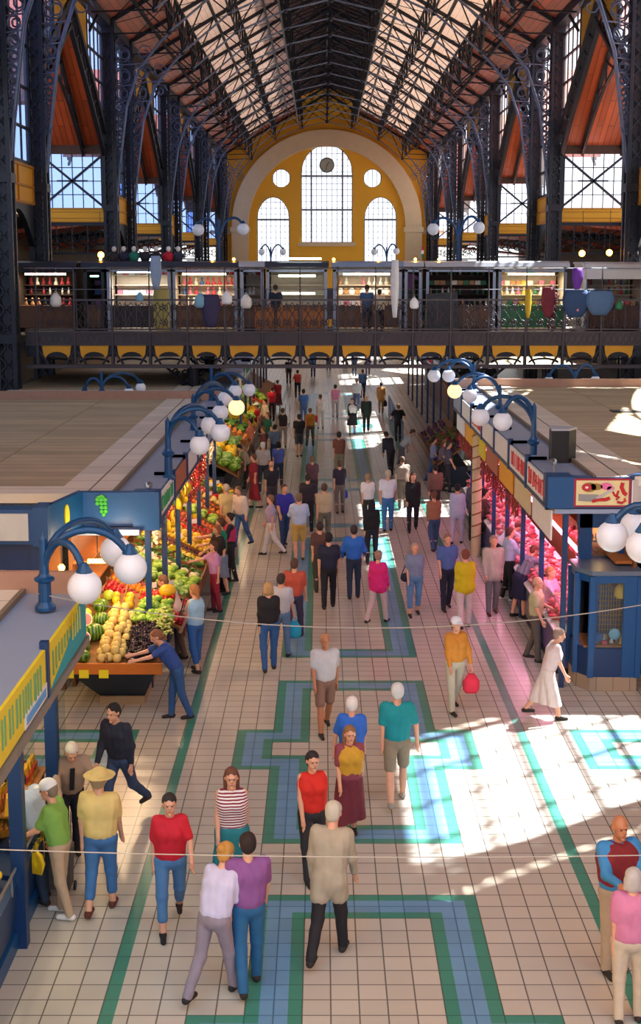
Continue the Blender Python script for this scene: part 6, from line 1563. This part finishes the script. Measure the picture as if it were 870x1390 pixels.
# --- foreground
PP(84,1243,LF-.2,'person in a green tee shirt and white cap at the near left stall, beige trousers',top='#7fb050',bot='#b8a084',hat=('cap','#e8ecf0'),hair='#8a7a6a',h=1.66,sex='f',lean=.15,stride=.1,shoe='#e8e4e0',armL=carry,armR=(.5,.1,.6))
P_,hn=PP(139,1236,AW-.1,'person in a pale yellow shirt, straw coloured hat and blue jeans seen from behind',top='#dcc078',bot='#3c6ca0',legs='capri',hat=('brim','#d8bc74'),hair='#a08a6a',h=1.74,fat=1.15,stride=.18,shoe='#5a2a20')
PP(97,1165,.35,'grey haired person in a tan jacket, white shirt and dark tie leaning over the stall',top='#a08a78',bot='#1c2030',hair='#c8c0b4',tie='#1a1a26',lean=.35,stride=.1,armL=(.7,.15,.6),armR=(.6,.3,.5),sleeve='long',h=1.72,vest=None,head=.25)
PP(58,1222,LF-.5,'dark haired person in a pale blue shirt bending toward the yellow packets',top='#b4c4dc',bot='#2a3a4c',hair='#3a3230',lean=.45,stride=.08,armL=stall,armR=stall,h=1.66,head=.2)
P_,hn=PP(233,1262,.15,'person in a bright red tee shirt and blue cropped jeans walking along the green strip',top='#c8182c',bot='#4c7aa8',legs='capri',hair='#2c2420',hs='short',h=1.66,sex='f',stride=.3,armR=(.35,.3,.5),armL=(-.1,.15,.2),shoe='#1c1a20')
PP(316,1222,.1,'long haired person in a striped top and teal skirt walking forward',top='#8a2a40',stripe=True,bot='#1f7a84',legs='skirt',hair='#6a4030',hs='long',sex='f',h=1.68,sleeve='none',stride=.25)
PP(292,1352,AW-.5,'blonde person in a lavender white shirt bending at the bottom of the view',top='#c8c4e0',bot='#8c808c',hair='#c08a40',hs='bun',sex='f',lean=.35,h=1.66,sleeve='long')
PP(338,1340,AW+.2,'dark haired person in a purple shirt and blue trousers seen from behind',top='#84508c',bot='#24608c',hair='#2c1c18',h=1.72,stride=.2)
PP(424,1192,.3,'person in an orange red vest top and dark trousers, dark hair',top='#d0281c',bot='#2a2a30',sleeve='none',hair='#2a2022',hs='tail',sex='f',h=1.66,stride=.25)
PP(447,1300,AW-.3,'tall person in a long grey beige coat and black trousers',top='#a89e8a',bot='#1c1a20',hair='#c0b8a8',coat=.45,sleeve='long',h=1.78,lean=.2,stride=.28)
P_,hb=PP(477,1096,AW-.1,'white haired person in a bright blue tee shirt seen from behind, walking in the middle',top='#2a66c8',bot='#c0b8a8',legs='shorts',hair='#e4e0dc',h=1.62,sex='f',stride=.2,armR=(.0,.35,.1))
P_,ht_=PP(538,1090,AW,'person in a turquoise shirt and khaki shorts walking away in the sunlight',top='#0c8c94',bot='#8a7c68',legs='shorts',hair='#cfd4d4',h=1.78,stride=.3,armL=(.0,.3,.1),shoe='#9a9488')
PP(474,1140,.2,'person with a yellow scarf and maroon skirt in the middle of the aisle',top='#8a4050',bot='#6a2434',legs='longskirt',hair='#8a6440',hs='long',sex='f',h=1.58,vest='#c89a2c',stride=.15)
PP(441,996,.2,'bald person in a grey white tee shirt and brown shorts walking toward the view',top='#c4c4c8',bot='#8a6a5c',legs='shorts',hair='#a0705a',hs='bald',h=1.7,stride=.25,skin=1)
P_,hn=PP(617,966,.35,'person in an orange tan top with white cap carrying a red bag',top='#c8842c',bot='#b8b4a0',hat=('cap','#e0e4ec'),hair='#8a6a4a',h=1.66,sex='f',sleeve='long',stride=.2,armR=(.1,.3,.2))
bag(hn[1],'#e0304c','bright red carrier bag held by the person with the white cap')
P_,hn=PP(833,1320,.25,'bald person in a dark red vest with blue sleeves at the bottom right',top='#3a86c0',vest='#7a1c24',bot='#a89884',hair='#8a6a5a',hs='bald',h=1.78,armL=(.6,.1,1.0),armR=(.6,.1,1.0),sleeve='long',stride=.05,skin=1,fat=1.1)
PP(852,1385,AW-.1,'grey haired person in a pink knit top at the bottom right corner',top='#c87aa0',bot='#c0b4a0',hair='#b8b4b0',hs='bob',sex='f',h=1.62,fat=1.15,stride=.05)
PP(165,1112,-.5,'person in dark navy clothes walking past behind the yellow shirt',top='#24283a',bot='#34466a',hair='#1c1a1c',h=1.74,lean=.15,stride=.4,sleeve='long')
PP(241,976,LF+.3,'person in a deep blue top and jeans leaning toward the grape table',top='#2c4c94',bot='#2c5488',hair='#8a5a40',hs='tail',sex='f',lean=.5,h=1.66,stride=.15,armL=stall,armR=stall)
P_,hn=PP(266,912,LF-.7,'auburn haired person in a pale blue sleeveless top and jeans with a red bag',top='#9cc4e0',bot='#2c5c9c',legs='capri',hair='#a87040',hs='tail',sex='f',sleeve='none',h=1.68,armL=(.5,.1,.7),armR=(.1,.15,.4),stride=.12)
bag((hn[0][0],hn[0][1],1.0),'#a01c34','dark red handbag held by the person in the pale blue top','shoulder')
PP(243,893,LF,'person in a white shirt reaching over the apple counter',top='#e0cfc8',bot='#6a5a50',hair='#6a4a38',lean=.4,h=1.7,armL=stall,armR=stall,sleeve='long',stride=.08)
PP(365,910,AW+.2,'light haired person in a black top and blue jeans standing by the left green strip',top='#1c1a20',bot='#2c5a94',hair='#b89464',hs='bob',sex='f',sleeve='long',h=1.7,stride=.15)
P_,hn=PP(382,893,AW-.3,'person in a grey white top beside the one in black, with a turquoise bag',top='#b8b8c0',bot='#5a7aa0',hair='#3c302c',h=1.68,stride=.2)
bag(hn[0],'#1c9cc0','turquoise carrier bag hanging beside the black top person')
PP(400,866,AW-.2,'person in a rust orange shirt and dark trousers behind the black top pair',top='#b8503c',bot='#3c3450',hair='#5a4034',h=1.68,stride=.3)
PP(300,807,LF+.6,'brown haired person in a black top and grey denim skirt beside the lettuces',top='#1e1a1c',bot='#6a7a94',legs='skirt',hair='#8a5434',sex='f',hs='bob',h=1.66,lean=.12,armL=(.5,.1,.6),stride=.08)
PP(313,789,LF+.2,'dark haired person in a black and white jacket over magenta top',top='#1a1822',vest='#b02860',bot='#1c1a20',hair='#2a1c1a',hs='bun',sex='f',sleeve='long',h=1.68,armL=(.6,.1,.8),armR=(.5,.1,.6),stride=.08)
PP(406,761,AW+.1,'person in a pale blue shirt and khaki shorts standing with back turned',top='#b4c4e0',bot='#b89850',legs='shorts',hair='#7a6450',h=1.76,armL=(.5,.2,.9),armR=(.5,.2,.9),shoe='#4a4a3a',stride=.1,sleeve='long')
PP(386,742,.5,'person in a violet blue shirt and jeans facing the one in khaki shorts',top='#3030a0',bot='#24406c',hair='#5a3c30',h=1.72,armR=(.6,.2,.8),stride=.15)
PP(368,754,LF,'person in white trousers and a lilac top walking left of the blue shirt',top='#a898b4',bot='#dcd4d0',hair='#7a5a4c',sex='f',h=1.64,stride=.3)
PP(328,742,LF+.9,'person in a cream shirt and blue jeans near the produce counter',top='#dccabc',bot='#3a5c90',hair='#6a5040',h=1.7,lean=.15,stride=.25,sleeve='long')
person((-2.35,30.6),LF,'vendor in a bright green shirt behind the hanging paprika',top='#0f8a68',bot='#20303c',hair='#4a3024',h=1.74,armL=stall,armR=(.7,.1,.6),stride=.05)
person((-2.35,28.7),LF+.3,'person in a pink lilac top in front of the green shirt',top='#c088b8',bot='#8a1c30',hair='#4a2c20',sex='f',hs='bob',h=1.58,armL=stall,stride=.05)
PP(308,742,AW+.6,'grey haired person in a pale yellow shirt and tan trousers',top='#c8b47c',bot='#a8905c',hair='#b0a89c',h=1.72,stride=.1)
PP(446,827,AW,'person in a dark navy checked shirt and black trousers walking away',top='#1c2038',bot='#14141c',hair='#1c1820',h=1.76,stride=.35,sleeve='short')
PP(434,803,AW+.1,'person in brown behind the navy checked shirt',top='#5a3c38',bot='#3c3a2c',hair='#3a2820',sex='f',h=1.66,stride=.2)
P_,hn=PP(480,812,AW,'person in a bright blue shirt and dark jeans with a shoulder bag',top='#2c6cc8',bot='#24344c',hair='#3a3030',h=1.7,stride=.12,sleeve='long',armL=(.1,.3,.9),armR=(.1,.3,.6))
bag((hn[1][0]+.05,hn[1][1],1.15),'#1a2030','small dark bag at the hip of the bright blue shirt','shoulder',.8)
PP(504,765,AW,'long dark haired person all in black beside the sunlit strip',top='#15151a',bot='#1c2028',hair='#181418',hs='long',sex='f',h=1.66,sleeve='long',stride=.15)
PP(513,846,AW-.5,'person in a magenta jacket walking toward the right',top='#d01c74',bot='#c0a8a8',hair='#a07a6a',sex='f',h=1.6,coat=.2,sleeve='long',stride=.3)
P_,hn=PP(562,836,.1,'person in a blue grey top and cropped jeans with a bag strap across the chest',top='#7c88a4',bot='#5a84b0',legs='capri',hair='#b09480',sex='f',hs='short',h=1.62,fat=1.1,stride=.12)
bag((hn[1][0]-.35,hn[1][1]-.1,.98),'#1c2438','small dark bag worn at the side of the blue grey top','shoulder',.8)
PP(606,828,.2,'person in a medium blue shirt and dark trousers left of the yellow jacket',top='#4c68a4',bot='#1c2236',hair='#8a6458',h=1.72,stride=.15)
PP(630,852,AW+.1,'person in a vivid yellow jacket and pale trousers',top='#c8b40c',bot='#c8b8b4',hair='#7a4430',sex='f',h=1.68,fat=1.2,coat=.15,sleeve='long',stride=.15)
PP(668,834,.15,'person in a light grey suit jacket standing to the right of the yellow jacket',top='#b0aa9c',bot='#6c6c6c',hair='#9a8478',h=1.76,coat=.25,sleeve='long',stride=.1,shoe='#5a2c20')
PP(526,721,AW,'person in a white tee shirt and blue jeans on the sunlit tiles',top='#e0e2ea',bot='#3c74a8',hair='#c0b49c',h=1.78,stride=.12)
PP(499,719,AW+.2,'person in a white blouse and dark trousers left of the blue jeans',top='#ece8e4',bot='#34302c',hair='#a08060',sex='f',h=1.66,stride=.25)
PP(560,722,0,'long haired person in a black trouser suit walking forward',top='#17161c',bot='#171a26',hair='#5a2c1c',hs='long',sex='f',h=1.72,coat=.3,sleeve='long',stride=.2)
PP(588,749,AW+.2,'person in a tan brown jacket and jeans with a dark bag',top='#96684a',bot='#30486c',hair='#6a4430',sex='f',h=1.66,sleeve='long',stride=.3)
PP(620,738,AW-.3,'person in a pale lavender blue shirt with a grey bag',top='#b0b8d4',bot='#b8b0c8',hair='#1c1820',sex='f',h=1.66,sleeve='long',coat=.3,stride=.15)
PP(644,733,AW-.2,'person in a dark slate coat close to the hanging sausages',top='#4a4c5c',bot='#1c1c24',hair='#6a5a54',h=1.74,coat=.2,sleeve='long',stride=.12)
PP(676,790,RT,'person in a white and blue shirt bending over the meat case',top='#c8ccdc',bot='#14161e',hair='#6a3c34',lean=.75,h=1.68,armL=stall,armR=stall,stride=.1)
PP(690,815,RT+.2,'person with pale blue sleeves and black trousers at the meat counter',top='#b0bee0',bot='#14161e',hair='#5a3428',h=1.7,sleeve='long',armL=(.6,.1,.8),stride=.08,shoe='#e0e0e0')
PP(705,838,RT+.4,'person in a grey top and navy skirt leaning on the meat counter',top='#7c8096',bot='#1c2244',legs='skirt',hair='#7a4438',sex='f',lean=.5,h=1.66,armL=stall,armR=stall,sleeve='long',stride=.08)
PP(744,880,RT-.7,'person in a pink blouse beside the glass kiosk',top='#e0b0cc',bot='#3a2a44',hair='#a87848',sex='f',h=1.66,armL=(.8,.1,.9),armR=(.5,.1,.9),stride=.05)
P_,hn=PP(726,897,RT-.4,'person in a beige shirt with a backpack near the glass kiosk',top='#b4b088',bot='#5c544c',hair='#c0a48c',hs='bald',h=1.66,stride=.15,armR=(.3,.1,.9))
PP(742,975,RT,'person in a pale grey pink dress passing in front of the kiosk',top='#c8b4b4',bot='#cfc0bc',legs='longskirt',hair='#8a7468',sex='f',h=1.6,stride=.3,lean=.25)
# --- farther up the aisle
far=[(404,540,AW,'#d04838','#1c2438','small person in a coral red top walking near the bridge',dict(sex='f',armR=hipp)),
(392,521,AW,'#2c2c34','#4c4438','person in black beyond the coral top',{}),(412,577,AW+.1,'#4c78c0','#5a78b0','person in sky blue top below the coral red one',{}),
(421,606,AW-.1,'#b87824','#5a4a3c','person in an ochre top beside the black tee',dict(sex='f')),(406,620,AW+.2,'#24242a','#484c58','person in a black tee shirt and grey shorts with arms folded',dict(legs='shorts')),
(435,582,AW,'#e4dcd8','#d8cfc8','person in cream white with a red bag',dict(sex='f')),(455,567,AW,'#c87898','#c0b0b0','person in a rose pink top beyond the couple',dict(sex='f')),
(484,558,AW,'#7c8088','#3c4a68','person in a grey striped top behind the couple',dict(stripe=True)),(478,590,0,'#1c1a20','#1c1a20','dark haired person in a black skirt suit walking forward in the sun',dict(sex='f',legs='skirt',sleeve='long',vest='#e8e4e0')),
(497,587,0,'#24342c','#24342c','person in a dark green suit beside the black skirt suit',dict(sleeve='long',coat=.25,vest=None,hair='#c8b8a0')),(517,561,AW,'#a87438','#8a6840','person in a camel coat carrying a dark bag',dict(coat=.4,sleeve='long')),
(540,600,AW,'#15161c','#15161c','person in black with hands on hips on the right of the aisle',dict(armL=hipp,armR=hipp)),(460,652,AW,'#7a4838','#8a8068','person in a brown top in the middle of the aisle',dict(sex='f')),
(461,697,AW+.1,'#2c2438','#6a5a54','person in dark clothes with a blue bag left of the sunlit blouse',dict(sex='f')),
(357,668,AW,'#b4a8a0','#2c2c34','white haired person in a grey beige shirt on the left of the crowd',dict(hair='#e0dcd4')),(378,662,AW,'#4858a0','#2c3448','black haired person in an indigo shirt in the left crowd',dict(hair='#141218',hs='bob',sex='f')),
(369,700,AW+.2,'#1c1c2c','#34303c','grey haired person in black at the edge of the left crowd',dict(hair='#a88878',hs='bald')),(345,690,LF,'#8a1c2c','#8a1c2c','person in a dark red dress in the left crowd',dict(sex='f',legs='longskirt')),
(338,664,LF+.3,'#a89484','#4c4038','stooping person in a taupe jacket by the orange stall',dict(lean=.5,sleeve='long')),(358,640,LF,'#7a3c3c','#5a3c3c','person in a russet brown top at the produce counter',dict()),
(373,634,AW,'#6a7c94','#2c3c5c','person in a steel blue top in the left crowd',{}),(384,608,AW,'#2a2428','#a8948c','bare armed person in a black top with a pink bag',dict(sex='f',sleeve='none')),
(341,628,LF,'#e08468','#8a5c4c','person in a salmon pink top by the peaches',dict(sex='f')),(349,598,LF,'#c81c28','#4c3038','person in a scarlet shirt and white cap by the greens',dict(hat=('cap','#e8dcd8'))),
(369,572,AW+.3,'#c0142c','#2c1c24','person in crimson red close to the produce beyond the crowd',dict(sex='f')),(377,557,AW-.1,'#8a1424','#5a1420','person in a long wine red dress, far left side',dict(sex='f',legs='longskirt')),
(360,592,LF+.5,'#e0d0b8','#8a7a6c','dark haired person in a cream jacket by the greens',dict(hair='#1c1414',sleeve='long')),(364,617,LF+.4,'#1c5c48','#3c4c5c','person with a dark green bundle in the left crowd',dict()),
(530,645,AW+.5,'#2c2c3c','#24242c','hunched person in dark blue on the right of the aisle',dict(lean=.5,sleeve='long')),(545,640,RT,'#b4bcc4','#6a6c74','person with a pale grey bag bending on the right',dict(lean=.6)),
(588,655,RT,'#8a8cb0','#34508c','person in lilac and blue standing at the purple produce',dict()),(598,660,RT-.3,'#6a5868','#2c2430','person in dusky violet at the dark stall on the right',dict(lean=.2)),
(608,668,RT,'#4c4458','#2c2830','person in charcoal at the dark stall on the right',dict()),(546,690,AW,'#8a7c6c','#5c5040','person in khaki brown right of the white tee shirt',dict(lean=.3)),
(590,706,AW+.2,'#7a5c4c','#3c3434','person in a russet jacket ahead of the tan one',dict(sleeve='long')),(424,687,AW,'#5c3c44','#3c2c34','person in plum brown in the middle crowd',dict(sex='f')),
(418,722,AW-.2,'#2c2430','#1c1c24','person in black just right of the khaki shorts',dict()),(440,742,AW,'#b8a888','#6c6454','person in a straw yellow top above the dark pair',dict(sex='f')),
(657,745,RT,'#5a3c3c','#2c2428','person in maroon brown in front of the red sausages',dict(sleeve='long')),
(492,541,AW,'#5a80a8','#34486c','distant person in pale blue under the bridge',{}),(468,498,AW,'#4c4c60','#2c2c3c','tiny far person in grey blue beyond the bridge',{}),(446,503,AW,'#a04c5c','#3c3c4c','tiny far person in rose beyond the bridge',dict(sex='f')),(499,509,AW,'#8c5c7c','#4c4c64','tiny far person in mauve beyond the bridge',dict(sex='f')),
(481,511,AW,'#24344c','#24344c','tiny far person in navy beyond the bridge',{}),(425,512,AW,'#3c5c88','#2c3c5c','tiny far person in slate blue near the coral top',{})]
for i,(px,py,r,tc_,bc_,lab,kw) in enumerate(far):
    d=dict(h=1.62+.12*((i*7)%5)/4,stride=.1+.06*(i%4),hair=['#3a2a20','#5a4030','#241c1a','#7a5a40'][i%4]); d.update(kw)
    P_,hn=PP(px,py,r,lab,top=tc_,bot=bc_,**d)
    if 'red bag' in lab: bag(hn[1],'#d01c2c','small red carrier bag held by the person in cream white')
    if 'blue bag' in lab: bag(hn[0],'#2434a0','royal blue bag held left of the sunlit blouse',s=.8)
    if 'pink bag' in lab: bag(hn[1],'#d8a0b4','pale pink bag held by the bare armed person in black')
    if 'carrying a dark bag' in lab: bag(hn[0],'#2c2434','dark bag carried by the person in the camel coat')
# --- on the bridge
for (px,Y,c,b,lab,kw) in ((498,46.9,'#3c5c84','#2c3448','person in a blue jacket looking at the bright middle stall',{}),(515,46.7,'#c8b89c','#242430','shorter person in a cream top at the bright middle stall',dict(h=1.55,sex='f')),
    (374,47.2,'#1c2838','#1c2838','person in dark blue standing behind the plywood boards',dict(h=1.7)),(748,46.8,'#6a2838','#4c2028','person in dark red by the green counter stall',dict(sex='f'))):
    person((xb(px,Y),Y),AW,lab,top=c,bot=b,z=BZ,**kw)
# push trolley standing at the left of the aisle
bx,by=at(384,580)
t=empty('hand_trolley',(bx,by,0)); tag(t,'two slim metal trolley handles standing in the aisle beyond the left crowd','trolley')
m=MB()
for s in (-.22,.22): m.tube([(s-.1,0,.15),(s-.1,0,1.1),(s+.1,0,1.1),(s+.1,0,.15)],.018,5)
m.bar((-.35,0,.15),(.35,0,.15),.04); m.bar((-.35,.5,.15),(.35,.5,.15),.04); m.bar((-.32,0,.15),(-.32,.5,.15),.04); m.bar((.32,0,.15),(.32,.5,.15),.04); m.build('frame',steel,t)
for s in (-.28,.28):
    o=MB().lathe((0,0,0),[(.07,-.015),(.07,.015)],10,'x').build('wheel',rubber,t); o.location=(s,.05,.07)
# shopping trolley beside the green shirt
bx,by=at(50,1245); t=empty('shopping_trolley',(bx+.15,by+.6,0)); tag(t,'dark wheeled shopping bag on the floor beside the near left plinth','trolley')
m=MB(); m.hexa([(-.15,-.1,.1),(.15,-.1,.1),(.15,.12,.1),(-.15,.12,.1)],[(-.17,-.12,.6),(.17,-.12,.6),(.17,.14,.6),(-.17,.14,.6)]); m.build('bag_body',cm('#5a5450'),t)
m=MB(); m.tube([(-.12,.15,.1),(-.12,.22,.95),(.12,.22,.95),(.12,.15,.1)],.012,5); m.build('handle',steel,t)
for s in (-.17,.17):
    o=MB().lathe((0,0,0),[(.06,-.012),(.06,.012)],10,'x').build('wheel',rubber,t); o.location=(s,.1,.06)
